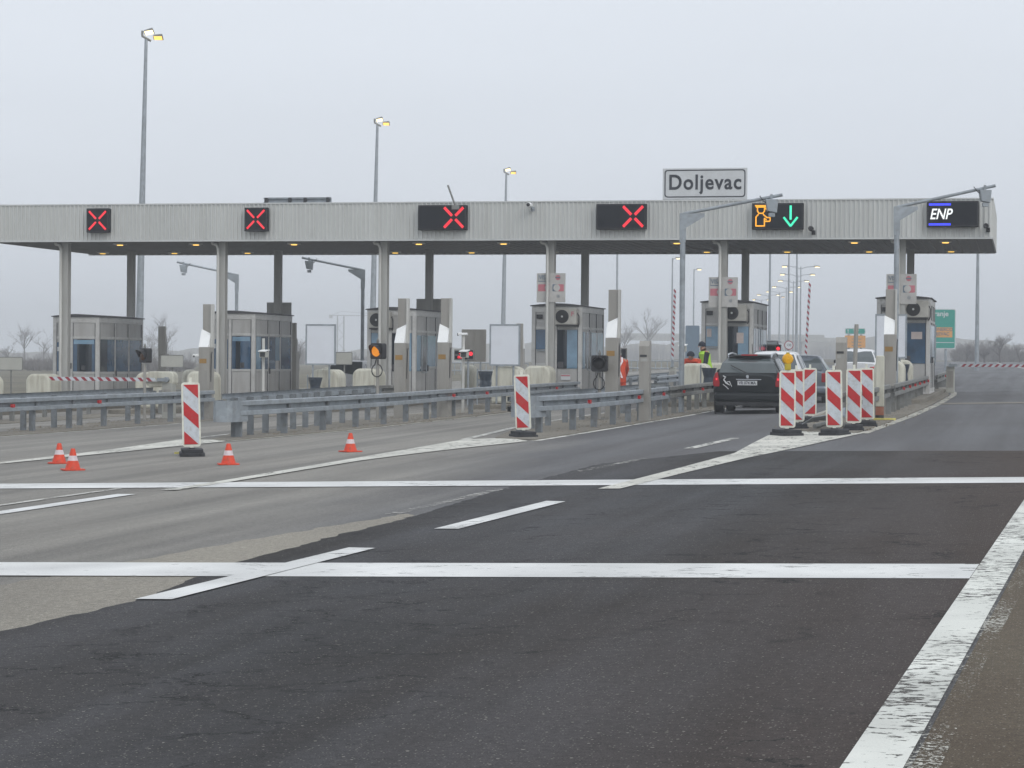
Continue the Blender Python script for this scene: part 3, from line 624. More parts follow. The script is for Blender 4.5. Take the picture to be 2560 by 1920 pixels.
# dish and rod on the roof, fascia cameras
j = JF + 1.0; i0, z1 = onj(659, 492, j); i1, z0 = onj(827, 508, j); x, y = xy((i0 + i1) / 2, j); W, H = i1 - i0, 0.24
t = thing('roof_frame', 'low grey metal frame lying on the canopy roof', 'frame', (x, y, ZT - 0.15))
MB().box(-W / 2, W / 2, 0, 0.05, H - 0.02, H + 0.03).box(-W / 2, W / 2, 0, 0.05, H + 0.12, H + 0.17).box(-W / 2 + 0.001, W / 2 - 0.001, 0.06, 0.09, H - 0.01, H + 0.16).build('rail', 'galv', t)
mb = MB()
for a in (-W / 2 + 0.1, -0.25, 0.28, W / 2 - 0.1): mb.box(a - 0.05, a + 0.05, -0.03, 0.12, 0, H + 0.16)
mb.build('post', 'seal', t)
p = at(1138, 506, 73.9); q = at(1119, 461, 73.9)
t = thing('roof_rod', 'thin dark rod leaning up from the canopy roof', 'rod', p, 0)
MB().tube([(0, 0.3, -0.1), (q.x - p.x, 0.3, q.z - p.z)], 0.03, 8).build('shaft', 'galv_dirty', t)
MB().box(-0.12, 0.12, 0.2, 0.4, -0.2, -0.07).build('foot', 'galv_dirty', t)
def dome_cam(u, v, label, dark=False):
    jj = JF - 0.35; i, z = onj(u, v, jj); x, y = xy(i, jj)
    t = thing('security_camera', label, 'camera', (x, y, z), group='cameras on the canopy edge')
    mm = 'black' if dark else 'bright'
    MB().lathe([(0.05, -0.16), (0.075, -0.14), (0.085, 0.1), (0.08, 0.12)], 14, (0, 0.02, 0.02), 'y').build('body', mm, t, smooth=True)
    MB().lathe([(0.06, -0.165), (0.05, -0.15)], 12, (0, 0.01, 0.02), 'y').build('lens', 'black', t)
    MB().tube([(0.05, 0.08, -0.05), (0.06, 0.12, -0.1), (0.06, 0.30, -0.1)], 0.025, 8).box(0.0, 0.12, 0.27, 0.29, -0.16, -0.02).build('bracket', 'galv' if not dark else 'black', t)
dome_cam(1323, 514, 'white security camera on the fascia between the two wide red cross signals')
dome_cam(2027, 573, 'dark security camera right of the green arrow signal', True)
dome_cam(2465, 566, 'dark security camera at the right end of the canopy', True)
# ================================================================== BOOTHS
BW0, BW1, BL, BH = -0.82, 0.86, 4.1, 3.03
def booth(k, label, style):
    c = C_[k]; x, y = xy(c, 0.9); zb = gz(x, y) + 0.15
    t = thing('toll_booth', label, 'toll booth', (x, y, zb), group='toll booths under the canopy')
    H = BH
    MB().box(BW0 + 0.02, BW1 - 0.02, 0.02, BL - 0.02, 0.0, H).build('wall', 'booth', t)
    fr = MB()
    for a in (BW0, BW1 - 0.13):
        for b in (0.0, BL - 0.13): fr.box(a, a + 0.13, b, b + 0.13, 0, H)
    # front mullion, rails
    mid = BW0 + 0.62 if style in ('plain',) else BW0 + 0.74
    fr.box(mid, mid + 0.11, -0.002, 0.05, 0, H - 0.21)
    for z in (0.0, 1.08, 2.28, H - 0.2): fr.box(BW0 + 0.131, BW1 - 0.131, 0.001, 0.05, z, z + (0.2 if z > 2.5 else 0.08))
    for b in (1.42, 2.7): fr.box(BW1 - 0.05, BW1 + 0.002, b, b + 0.11, 0, H - 0.21)
    for z in (0.0, 1.08, 2.28, H - 0.2): fr.box(BW1 - 0.05, BW1 - 0.001, 0.131, BL - 0.131, z, z + (0.2 if z > 2.5 else 0.08))
    fr.build('frame', 'booth_frame', t, bevel=0.008)
    # seams
    sm = MB()
    for a in (BW0 + 0.135, mid - 0.012, mid + 0.112, BW1 - 0.147): sm.box(a, a + 0.012, -0.001, 0.03, 0.2, H - 0.2)
    for b in (0.135, 1.405, 1.535, 2.685, 2.815, BL - 0.147): sm.box(BW1 - 0.03, BW1 + 0.0005, b, b + 0.012, 0.2, H - 0.2)
    sm.build('seal_strip', 'seal', t)
    def win(x0, x1, z0, z1, mm, name='window'):
        w_ = MB().box(x0, x1, -0.004, 0.022, z0, z1).build(name, mm, t); return w_
    def swin(y0, y1, z0, z1, mm, name='window'):
        return MB().box(BW1 - 0.022, BW1 + 0.004, y0, y1, z0, z1).build(name, mm, t)
    fl0, fl1, fr0, fr1 = BW0 + 0.15, mid - 0.015, mid + 0.13, BW1 - 0.15
    if style == 'plain':
        win(fl0, fl1, 1.16, 2.16, 'glassb'); win(fr0, fr0 + 0.14, 1.16, 2.26, 'glassb'); win(fr0 + 0.141, fr1 - 0.10, 1.16, 2.26, 'glassd'); win(fr1 - 0.099, fr1, 1.16, 2.26, 'glassb')
        swin(0.16, 0.75, 1.16, 2.26, 'glassd'); swin(0.78, 1.39, 1.16, 2.26, 'glassb'); swin(1.56, 2.67, 1.16, 2.26, 'glassb'); swin(2.83, 3.9, 1.16, 2.26, 'glassb')
        d = MB().box(mid + 0.03, mid + 0.07, -0.05, -0.003, 1.25, 1.45).build('door_handle', 'seal', t)
    elif style == 'plain2':
        win(fl0, fl1, 1.16, 2.16, 'glassb'); win(fr0, fr0 + 0.13, 1.16, 2.26, 'glassb'); win(fr0 + 0.131, fr0 + 0.30, 1.16, 2.26, 'glassd'); win(fr0 + 0.301, fr1, 1.16, 2.26, 'glassb')
        swin(0.16, 0.62, 1.16, 2.26, 'glassp'); swin(0.65, 1.39, 1.16, 2.26, 'glassb'); swin(1.56, 2.2, 1.16, 2.26, 'glassb'); swin(2.23, 2.67, 1.45, 2.26, 'glassp'); swin(2.83, 3.9, 1.16, 2.26, 'glassb')
    else:
        win(fl0, fl1, 1.62, 2.26, 'glassp' if style in ('ac1', 'ac3') else 'glassb')
        half = fr0 + (fr1 - fr0) * 0.48
        if style == 'ac4': win(fr0, fr1, 0.98, 2.26, 'glassb')
        else:
            win(fr0, half, 1.0, 2.26, 'glassd'); win(half + 0.001, fr1, 1.0, 2.26, 'glassp')
        swin(0.16, 0.62, 1.0, 2.2, 'glassp'); swin(0.70, 1.35, 1.0, 2.2, 'glassd'); swin(1.56, 2.67, 1.16, 2.2, 'glassp'); swin(2.83, 3.9, 1.16, 2.2, 'glassp')
        pts = rrect(0.0, 0.62, 0.95, 2.2, 0.06)
        op = MB(); op.tube([(BW1 + 0.14, 0.28 + a, b) for a, b in pts] + [(BW1 + 0.14, 0.28 + pts[0][0], pts[0][1])], 0.018, 6).build('sliding_window_frame', 'galv', t)
        ax0 = {'ac1': BW0 + 0.13, 'ac2': fr0 - 0.06, 'ac3': fr0 - 0.12, 'ac4': fr0 + 0.02}[style]
        ac = MB().box(ax0, ax0 + 0.74, -0.32, -0.03, 2.43, 2.95).build('air_conditioner', 'ac', t, bevel=0.015)
        MB().disc((ax0 + 0.27, 2.69), 0.22, 24, -0.32, 0.012).build('fan', 'seal', ac)
        gl = MB()
        for q in (0.07, 0.13, 0.19): gl.lathe([(q, -0.340), (q + 0.006, -0.336), (q + 0.006, -0.33), (q, -0.333)], 24, (ax0 + 0.27, 0, 2.69), 'y')
        gl.build('fan_guard', 'black', ac)
        MB().disc((ax0 + 0.27, 2.69), 0.035, 12, -0.333, 0.012).build('fan_hub', 'trim', ac)
        MB().box(ax0 + 0.02, ax0 + 0.72, -0.30, 0.0, 2.38, 2.42).build('bracket', 'seal', ac)
        MB().tube([(ax0 + 0.745, -0.15, 2.8), (ax0 + 0.80, -0.15, 2.7), (ax0 + 0.79, -0.1, 2.45), (ax0 + 0.74, 0.0, 2.35)], 0.018, 6).build('cable', 'seal', ac)
        if style == 'ac2': text('lettering', 'F', 0.2, 'cardred', ac, (ax0 + 0.61, -0.325, 2.77), ext=0.003, bold=0.006)
        MB().box(fl0 + 0.02, fl0 + 0.22, -0.02, 0.0, 2.62, 2.76).build('vent_grille', 'seal', t)
    if style.startswith('plain'):
        MB().box(fr0 + 0.02, fr1 - 0.02, -0.010, -0.005, 2.10, 2.24).build('roller_blind', 'glassp', t)
        MB().box(fr0 + 0.30, fr0 + 0.44, -0.010, -0.005, 1.20, 1.38).build('desk_screen', 'seal', t)
        MB().box(fl0 + 0.02, fl0 + 0.14, -0.010, -0.005, 1.85, 2.0).build('window_sticker', 'signwhite', t)
    else:
        MB().box(fr0 + 0.02, fr0 + 0.2, -0.012, -0.0045, 1.02, 1.22).build('desk_edge', 'roof_dark', t)
        MB().box(fl0 + 0.04, fl1 - 0.04, -0.03, -0.003, 1.56, 1.60).build('counter_shelf', 'galv', t)
    MB().box(BW1 + 0.005, BW1 + 0.05, 1.5, 1.53, 1.0, 1.2).build('door_handle', 'seal', t)
    if style == 'ac3':
        MB().box(half - 0.04, fr1 - 0.16, -0.012, -0.005, 1.72, 2.06).build('paper_notice', 'paper', t)
        MB().box(fl0 + 0.03, fl0 + 0.18, -0.012, -0.005, 1.92, 2.18).build('paper_notice', 'paper', t)
    if style == 'ac4':
        MB().box(fr0 + 0.22, fr1 - 0.10, -0.012, -0.005, 1.75, 1.98).build('paper_notice', 'paper', t)
    if style == 'ac2':
        MB().box(fr0 + 0.12, fr0 + 0.44, -0.012, 0.0, 0.62, 0.80).build('paper_notice', 'signwhite', t)
        MB().box(fr0 + 0.13, fr0 + 0.43, -0.016, -0.0125, 0.745, 0.785).build('notice_header', 'cardred', t)
    # bowed roof with dark drip edge
    prof = [(BW0 - 0.05 + (BW1 - BW0 + 0.1) * q / 10, H + 0.03 + 0.07 * math.sin(math.pi * q / 10)) for q in range(11)]
    MB().prism(prof + [(BW1 + 0.05, H + 0.001), (BW0 - 0.05, H + 0.001)], -0.05, BL + 0.05).build('roof', 'roof_dark', t)
    return t
booth(0, 'leftmost toll booth, plain grey with blue and dark windows, no air conditioner', 'plain')
booth(1, 'plain grey toll booth behind the small white camera post, second from the left', 'plain2')
booth(2, 'toll booth with air conditioner at its upper left, behind the amber flashing light', 'ac1')
booth(3, 'toll booth with boxy air conditioner marked with a red F, behind a card payment sign', 'ac2')
booth(4, 'toll booth behind the queueing dark wagon, with paper notices on its pale blue windows', 'ac3')
booth(5, 'rightmost toll booth with a tall dark blue front window beside the curved lane', 'ac4')
# payment card boards on the front columns of islands 4..6
def card(k, label, u0, u1, v0, v1, back=False, j=-0.052):
    i0, z1 = onj(u0, v0, j); i1, z0 = onj(u1, v1, j)
    x, y = xy((i0 + i1) / 2, j); W, H = i1 - i0, z1 - z0
    t = thing('card_sign', label, 'sign', (x, y, z0), group='payment boards on the canopy columns')
    MB().box(-W / 2, W / 2, 0, 0.025, 0, H).build('panel', 'cardpale' if not back else 'column', t, bevel=0.004)
    if back:
        MB().box(-W / 2 + 0.05, W / 2 - 0.05, -0.03, -0.001, H * 0.45, H * 0.5).build('brace', 'galv_dirty', t); return
    hw = W / 2
    MB().box(-hw + 0.05, -0.06, -0.006, -0.001, H * 0.71, H * 0.735).box(-hw + 0.05, -hw + 0.062, -0.006, -0.001, H * 0.745, H * 0.97).build('print_border', 'cardgrey', t)
    text('lettering', 'VISA', 0.19, 'cardgrey', t, (-hw * 0.50, -0.006, H * 0.85), ext=0.002, bold=0.004, sx=0.85)
    for a_, b_ in ((-hw + 0.05, -0.05), (0.22, hw - 0.05)): MB().prism(rrect(a_, b_, H * 0.38, H * 0.62, 0.02, 2), -0.006, -0.001).build('print_red', 'cardred', t)
    MB().disc((hw * 0.48, H * 0.85), 0.085, 18, -0.001, 0.005).build('print_red', 'cardred', t)
    mb = MB(); mb.disc((-0.1, H * 0.5), 0.10, 18, -0.0065, 0.003).disc((0.19, H * 0.5), 0.11, 18, -0.0065, 0.003).build('print_pale', 'cardpale', t)
    MB().prism(rrect(0.05, 0.215, H * 0.38, H * 0.62, 0.02, 2), -0.006, -0.001).box(hw * 0.30, hw * 0.66, -0.012, -0.0095, H * 0.83, H * 0.87).build('print_grey', 'cardgrey', t)
    text('lettering', '›))', 0.11, 'cardgrey', t, (hw * 0.5, -0.006, H * 0.22), ext=0.002, bold=0.002)
card(3, 'payment card board on the column before the booth with the red F', 1342, 1413, 683, 756)
card(4, 'payment card board on the column above the queueing dark wagon', 1772, 1844, 693, 768)
card(5, 'payment card board on the column of the rightmost booth', 2216, 2291, 685, 760)
card(1, 'grey back of a board on the rear column over the second booth from the left', 667, 728, 756, 826, True, 6.35)
card(2, 'grey back of a board on the rear column over the booth behind the amber light', 1041, 1106, 747, 820, True, 6.35)
# ================================================================== GUARD RAILS
HR = 0.72
def rail(pts, npost, label, name='guard_rail', material='galv', side=1, refl=(), plate=None, h=HR, group='crash barriers round the toll islands', rz=0):
    # pts in lane frame; local frame of the thing = lane frame at its first point
    i0, j0 = pts[0]; base = P(i0, j0)
    t = thing(name, label, 'guard rail', base, group=group)
    W = [P(*p) for p in pts]
    inv = Matrix.Rotation(-LROT, 4, 'Z')
    loc = [inv @ (q - base) for q in W]
    # resample
    L_ = [0]
    for k in range(1, len(loc)): L_.append(L_[-1] + (loc[k] - loc[k - 1]).length)
    def pos(s):
        for k in range(1, len(loc)):
            if s <= L_[k] + 1e-6:
                f = (s - L_[k - 1]) / (L_[k] - L_[k - 1]); return loc[k - 1].lerp(loc[k], f), (loc[k] - loc[k - 1]).normalized()
        return loc[-1], (loc[-1] - loc[-2]).normalized()
    n = max(2, int(L_[-1] / 1.0)); rows = []
    prof = [(0.0, 0.0), (0.055, -0.006), (0.06, -0.016), (0.06, -0.088), (0.055, -0.096), (-0.035, -0.104), (-0.035, -0.186), (0.055, -0.194), (0.06, -0.202), (0.06, -0.275), (0.055, -0.285), (0.0, -0.29)]
    for k in range(n + 1):
        p, d = pos(L_[-1] * k / n); nn = Vector((d.y, -d.x, 0)).normalized() * side
        rows.append([p + nn * a + Vector((0, 0, h + b)) for a, b in prof])
    m = len(prof); vs = [v for r in rows for v in r]
    back = []
    for k in range(n + 1):
        p, d = pos(L_[-1] * k / n); nn = Vector((d.y, -d.x, 0)).normalized() * side
        back += [p + nn * (a - 0.006) + Vector((0, 0, h + b)) for a, b in prof]
    o1 = len(vs); vs += back; fs = []
    for k in range(n):
        for q in range(m - 1):
            fs.append((k * m + q, (k + 1) * m + q, (k + 1) * m + q + 1, k * m + q + 1))
            fs.append((o1 + k * m + q, o1 + k * m + q + 1, o1 + (k + 1) * m + q + 1, o1 + (k + 1) * m + q))
    for k in range(n):
        fs.append((k * m, o1 + k * m, o1 + (k + 1) * m, (k + 1) * m)); q = m - 1
        fs.append((k * m + q, (k + 1) * m + q, o1 + (k + 1) * m + q, o1 + k * m + q))
    MB().add(vs, fs).build('rail_beam', material, t)
    for k in range(npost):
        hp = 0.038; s_ = L_[-1] * (k + 0.25) / max(1, npost - 0.5)
        p, d = pos(min(s_, L_[-1])); a = math.atan2(d.y, d.x)
        Mx = Matrix.Translation(p - Vector((0, 0, 0))) @ Matrix.Rotation(a, 4, 'Z')
        mb = MB(); s2 = side
        mb.box(-hp, hp, min(0, s2 * 0.012) + s2 * 0.05, max(0, s2 * 0.012) + s2 * 0.05, -0.1, h - 0.08, Mx)
        mb.box(-hp, -hp + 0.008, min(s2 * 0.06, s2 * 0.16), max(s2 * 0.06, s2 * 0.16), -0.1, h - 0.08, Mx)
        mb.box(-hp, hp, min(s2 * 0.16, s2 * 0.17), max(s2 * 0.16, s2 * 0.17), -0.1, h - 0.08, Mx)
        mb.box(-0.04, 0.045, min(-s2 * 0.02, s2 * 0.049), max(-s2 * 0.02, s2 * 0.049), h - 0.22, h - 0.10, Mx)
        mb.build('post', 'galv_dirty' if material == 'galv_dirty' else 'post_galv', t)
    for f in refl:
        p, d = pos(L_[-1] * f); a = math.atan2(d.y, d.x); Mx = Matrix.Translation(p) @ Matrix.Rotation(a, 4, 'Z')
        y0, y1 = sorted((-side * 0.03, -side * 0.085))
        MB().box(-0.06, 0.06, y0, y1, h - 0.20, h - 0.125, Mx).build('reflector', 'red', t)
    if plate:                                   # flat end plate wrapping the nose
        p, d = pos(0.0)
        w_, z0, z1 = plate
        nn = Vector((d.y, -d.x, 0)).normalized() * side
        mb = MB(); hw_ = w_ / 2
        prof2 = [(hw_ + 0.05, 0.75), (hw_ + 0.03, 0.25), (hw_ - 0.02, 0.02), (hw_ - 0.10, -0.06), (-hw_ + 0.10, -0.06), (-hw_ + 0.02, 0.02), (-hw_ - 0.03, 0.25), (-hw_ - 0.05, 0.75)]
        pts2 = [p + Vector((a_ - hw_ + 0.06, b_ - 0.12, 0)) for a_, b_ in prof2]
        m2 = len(pts2); vs = [q + Vector((0, 0, z0)) for q in pts2] + [q + Vector((0, 0, z1)) for q in pts2]
        mb.add(vs, [(k, k + 1, m2 + k + 1, m2 + k) for k in range(m2 - 1)])
        o = mb.build('nose_plate', material, t); sd = o.modifiers.new('solid', 'SOLIDIFY'); sd.thickness = 0.008
    return t
rail([(-5.30, -30.7), (-4.87, -29.2), (-4.62, -25.7), (-4.55, -23), (-4.66, -18.2)], 8, 'double wave crash barrier behind the middle striped panel, on the near side', plate=(0.5, HR - 0.40, HR + 0.01), refl=(0.22, 0.6, 0.93))
rail([(-4.66, -17.9), (-4.8, -12), (-4.85, -4)], 9, 'dusty crash barrier running in front of the two road workers to the dark wagon', material='galv_dirty', refl=(0.2, 0.5))
rail([(-5.80, -30.5), (-6.15, -27), (-6.3, -22), (-6.35, -16)], 7, 'crash barrier seen from behind, on the far side of the middle island', side=-1)
rail([(-6.35, -15.8), (-6.35, -10), (-6.3, -7)], 4, 'short crash barrier seen from behind, beside the short steel terminal', side=-1)
rail([(-11.0, -31.6), (-10.68, -29.2), (-10.4, -26.2), (-10.28, -23.2), (-10.35, -18.4)], 7, 'crash barrier behind the lone orange cone, running to the paired tall terminals', plate=(0.42, HR - 0.40, HR + 0.01))
jE = jof(-10.3, 1443)
rail([(-10.45, -18.2), (-10.4, -12), (-10.25, jE)], 10, 'crash barrier left of the middle striped panel, passing under the blank white board', refl=(0.1, 0.3, 0.55, 0.8), material='galv')
rail([(-11.25, -31.3), (-11.55, -27), (-11.9, -22.9), (-12.05, -18), (-12.1, jof(-12.1, 942))], 12, 'long crash barrier on the far side of the island, ending at the amber light', side=-1, refl=(0.1, 0.35, 0.55), h=0.86)
rail([(-18.1, -31), (-17.8, -25.5), (-17.45, -21), (-16.92, jof(-16.92, 532))], 9, 'front crash barrier at the left edge, ending behind the left striped panel', refl=(0.30, 0.58), h=0.77)
rail([(-18.2, -31), (-18.55, -23), (-19.0, -18), (-19.1, jof(-19.1, 388))], 9, 'second crash barrier at the left edge, ending under the lowered barrier arm', side=-1, h=0.86)
rail([(-23.0, -18), (-22.6, -12), (-22.2, jof(-22.2, 228))], 6, 'dark crash barrier under the tip of the lowered barrier arm', material='galv_dirty')
rail([(-23.9, -18), (-24.0, -10), (-23.8, -4)], 5, 'farthest crash barrier at the left edge behind the lowered arm', side=-1, material='galv_dirty')
rail([(-21.4, -8.5), (-21.3, -4.5), (-21.3, jof(-21.3, 478))], 3, 'dark crash barrier end between the cream blocks and the left steel terminal', material='galv_dirty')
rail([(-16.0, -10), (-15.8, -6), (-15.7, -1.2)], 5, 'dark crash barrier end in front of the booth second from the left', material='galv_dirty')
rail([(0.45, -31.0), (0.72, -27), (0.72, -19.8)], 6, 'bent dirty crash barrier behind the striped panels on the right island', material='galv_dirty')
rail([(0.80, -19.6), (0.80, -12), (0.76, jof(0.8, 2323))], 11, 'dusty crash barrier beside the curved right lane, before the last booth', material='galv_dirty', refl=(0.2, 0.35, 0.5, 0.65, 0.8, 0.95))
rail([(0.85, jof(0.85, 2340)), (0.75, jof(0.8, 2368)), (0.4, jof(0.5, 2390))], 9, 'crash barrier beyond the last booth on the curved lane', material='galv_dirty', refl=(0.3, 0.6, 0.9))
for c, lab in ((-16.8, 'far crash barrier seen between the third and fourth booths'), (-11.2, 'far crash barrier seen left of the short steel terminal'), (-5.6, 'far crash barrier beyond the white cars')):
    rail([(c + 0.8, 17), (c + 0.9, 26), (c + 0.4, 38)], 9, lab + ', near line'); rail([(c - 0.8, 17), (c - 0.9, 26), (c - 0.4, 38)], 9, lab + ', far line', side=-1)
# crumpled beam behind the striped panels
t = thing('wrecked_rail', 'crumpled piece of torn crash barrier lying behind the striped panels', 'wreckage', P(0.1, -29.0, 0.0))
mb = MB(); random.seed(3)
path = [(-0.35, -1.6, 0.12), (-0.1, -0.9, 0.18), (0.1, -0.2, 0.16), (0.05, 0.5, 0.42), (0.25, 1.3, 0.6), (0.2, 2.2, 0.66)]
rings = []
for k, q in enumerate(path):
    a = 0.9 - k * 0.22; pr = [(0, 0), (0.05, 0.08), (0, 0.15), (0.06, 0.23), (0, 0.31)]
    rings.append([Vector(q) + Vector((math.cos(a) * b_ + a_ * math.sin(a), 0.15 * a_, abs(math.sin(a)) * b_ * 0.5 + a_ * math.cos(a))) for a_, b_ in pr])
vs = [v for r in rings for v in r]; fs = [(k * 5 + q, k * 5 + q + 1, (k + 1) * 5 + q + 1, (k + 1) * 5 + q) for k in range(len(path) - 1) for q in range(4)]
o = mb.add(vs, fs).build('torn_beam', 'galv', t); o.modifiers.new('s', 'SOLIDIFY').thickness = 0.008
for a, b, c in ((-0.2, -0.6, 0.3), (0.25, 0.2, 0.8), (-0.15, 0.9, 0.5)): MB().tube([(a, b, 0.05), (a + 0.25, b + 0.5, 0.12)], 0.05, 6).build('broken_post', 'galv_dirty', t)
# ================================================================== STRIPED PANELS
def panel_mesh(flip):
    w_, h_ = 0.285, 1.0; z0 = 0.145
    edge = MB().prism(rrect(-w_ / 2, w_ / 2, z0, z0 + h_, 0.045), 0.0, 0.035)
    edge.box(-0.03, 0.03, 0.003, 0.03, 0.12, z0 - 0.001); edge.box(-0.022, 0.022, 0.003, 0.03, z0 + h_ + 0.001, z0 + h_ + 0.075)
    face = MB().prism(rrect(-w_ / 2 + 0.027, w_ / 2 - 0.027, z0 + 0.035, z0 + h_ - 0.035, 0.02), -0.004, -0.001)
    red = MB(); a, b = -w_ / 2 + 0.029, w_ / 2 - 0.029; zt, zb = z0 + h_ - 0.037, z0 + 0.037
    def clip(poly):
        out = poly
        for sgn, lim in ((1, zb), (-1, zt)):
            nw = []
            for k in range(len(out)):
                p, q = out[k], out[(k + 1) % len(out)]
                ip, iq = sgn * (p[1] - lim) >= 0, sgn * (q[1] - lim) >= 0
                if ip: nw.append(p)
                if ip != iq:
                    f = (lim - p[1]) / (q[1] - p[1]); nw.append((p[0] + (q[0] - p[0]) * f, lim))
            out = nw
        return out
    for zl in (zt, zt - 0.47, zt - 0.935):
        hh = 0.215
        pl = [(a, zl), (b, zl - 0.215), (b, zl - 0.215 + hh), (a, zl + hh)]
        if flip: pl = [(-x, z) for x, z in pl]
        pl = clip(pl)
        if len(pl) > 2: red.prism(pl, -0.008, -0.005)
    return edge, face, red
def panel(loc, rz, label, flip=False, tilt=0.0, foot=0.0, lamp=False):
    t = thing('striped_panel', label, 'traffic panel', loc, rz, 'red and white striped panels on rubber feet')
    e, f, r = panel_mesh(flip)
    fm = MB(); fm.slab(rrect(-0.19, 0.19, -0.36, 0.40, 0.05, 3), 0.0, 0.06).slab(rrect(-0.165, 0.165, -0.32, 0.36, 0.04, 3), 0.061, 0.115).box(-0.05, 0.05, -0.05, 0.05, 0.1151, 0.13)
    ft = fm.build('rubber_foot', 'rubber', t, bevel=0.012); ft.rotation_euler = (0, 0, foot)
    hm = MB()
    for a in (-0.135, 0.095): hm.box(a, a + 0.04, -0.364, -0.30, 0.02, 0.05)
    hm.build('handle_slot', 'black', ft)
    eb = e.build('board', 'dele', t); f.build('white_face', 'delw', eb); r.build('red_stripes', 'red', eb)
    if tilt: eb.rotation_euler = (0, tilt, 0)
    if lamp:
        lb = MB().box(-0.055, 0.055, -0.02, 0.08, 1.15, 1.27).build('lamp_box', 'ybox', t, bevel=0.015)
        MB().lathe([(0.02, -0.065), (0.075, -0.055), (0.098, -0.02), (0.10, 0.02), (0.075, 0.055), (0.02, 0.065)], 24, (0, 0.03, 1.345), 'y').build('lamp_lens', 'amberlamp', lb, smooth=True)
        MB().box(-0.03, 0.03, 0.0, 0.05, 1.437, 1.462).build('lamp_cap', 'ybox', lb)
    return t
def face(p): return math.atan2(-p.x, p.y) * 1.0      # turned squarely to the camera
def gp(u, v):
    d = ray(u, v); t = (0 - CAMZ) / (d.z - 0.025 * d.x); return Vector((0, 0, CAMZ)) + d * t
q = gp(480, 1140); panel(q, face(q) + 0.03, 'striped panel standing alone at the left, amid the orange cones', tilt=0.028 * -1)
q = gp(1309, 1094); panel(q, face(q) - 0.25, 'striped panel leaning slightly before the nose of the middle island', tilt=-0.045, foot=0.5)
q = gp(1968, 1090); panel(q, face(q) + 0.05, 'striped panel carrying a round yellow lamp, behind the dark wagon', lamp=True, foot=0.30)
q = gp(1993, 1073); panel(q, face(q) + 0.1, 'striped panel mostly hidden behind the one with the yellow lamp', tilt=-0.02)
q = gp(2024, 1056); panel(q, face(q), 'striped panel whose stripes run the opposite way', flip=True)
q = gp(2086, 1089); panel(q, face(q) - 0.05, 'striped panel with its own foot, in front of the short steel terminal', tilt=-0.02, foot=-0.25)
q = gp(2134, 1077); panel(q, face(q), 'striped panel just left of the last one on the right island')
q = gp(2168, 1067); panel(q, face(q) + 0.02, 'rightmost striped panel, half covered by its neighbour', tilt=-0.02)
q = gp(455, 1138) + Vector((0, 0.05, 0.02))
t = thing('yellow_flap', 'flat yellow scrap lying beside the left striped panel', 'scrap', q, 0.2)
MB().slab([(-0.13, -0.05), (0.05, -0.09), (0.13, 0.03), (-0.02, 0.09)], 0.0, 0.03).build('flap', 'yfoot', t)
# ================================================================== CONES
def cone(u, v, label, dz=0):
    q = gp(u, v); q.z += 0.004
    t = thing('traffic_cone', label, 'traffic cone', q, dz, 'small orange cones')
    MB().slab(rrect(-0.15, 0.15, -0.15, 0.15, 0.05, 3), 0, 0.018).build('base', 'cone', t)
    MB().lathe([(0.105, 0.018), (0.1, 0.035), (0.071, 0.13)], 20).build('lower_body', 'cone', t, smooth=True)
    MB().lathe([(0.0705, 0.1301), (0.052, 0.198)], 20).build('white_band', 'conew', t, smooth=True)
    MB().lathe([(0.0515, 0.1981), (0.030, 0.285), (0.024, 0.295)], 20).build('tip', 'cone', t, smooth=True)
cone(148, 1159, 'orange cone farther left and higher of the close pair')
cone(182, 1176, 'orange cone nearer of the close pair at the left edge', 0.4)
cone(571, 1162, 'orange cone just right of the left striped panel', 0.2)
cone(876, 1130, 'orange cone alone before the long crash barrier, with a dirty lower half', 0.7)
# ================================================================== TERMINAL PILLARS
def terminal(i, j, label, mirror=False, rev=False, h=3.03):
    x, y = xy(i, j); t = thing('toll_terminal', label, 'terminal', (x, y, gz(x, y)), LROT + (math.pi if rev else 0), group='tall steel toll terminals')
    MB().box(-0.15, 0.15, 0.0, 0.36, 0, 1.90).build('cabinet', 'pillar', t, bevel=0.006)
    MB().box(-0.13, 0.11, 0.25, 0.38, 1.901, h).build('upper_fin', 'pillar', t, bevel=0.006)
    MB().box(0.1105, 0.15, 0.18, 0.38, 1.901, h).build('side_fin', 'pipe', t)
    a, b = (2.38, 2.26) if not mirror else (2.26, 2.38)
    MB().add([(-0.15, 0.0, 1.905), (0.105, 0.0, 1.905), (0.105, 0.235, b), (-0.15, 0.235, a), (-0.15, 0.24, 1.905), (0.105, 0.24, 1.905)],
             [(0, 1, 2, 3), (0, 3, 4), (1, 5, 2), (4, 3, 2, 5), (0, 4, 5, 1)]).build('sloping_hood', 'bright', t)
    MB().box(-0.12, 0.07, -0.006, -0.001, 1.48, 1.60).build('sticker', 'sticker', t)
    MB().box(-0.10, 0.09, -0.004, -0.001, 0.5, 1.30).build('service_door', 'pillar', t)
    MB().tube([(0.155, 0.1, 1.0), (0.17, 0.1, 1.7), (0.18, 0.12, 1.78)], 0.012, 6).build('cable', 'seal', t)
    MB().box(-0.18, 0.18, -0.02, 0.4, 0.0, 0.02).build('base_plate', 'galv_dirty', t)
terminal(-17.15, -16.2, 'tall steel terminal behind the left striped panel')
terminal(-11.56, -17.3, 'left one of the paired tall steel terminals beside the amber light', True)
terminal(-10.62, -16.6, 'right one of the paired tall steel terminals beside the amber light')
terminal(-5.62, -20.4, 'tall steel terminal beside the worker in the orange suit', True)
terminal(onj(2224, 950, -15.5)[0], -15.5, 'tall steel terminal before the rightmost booth')
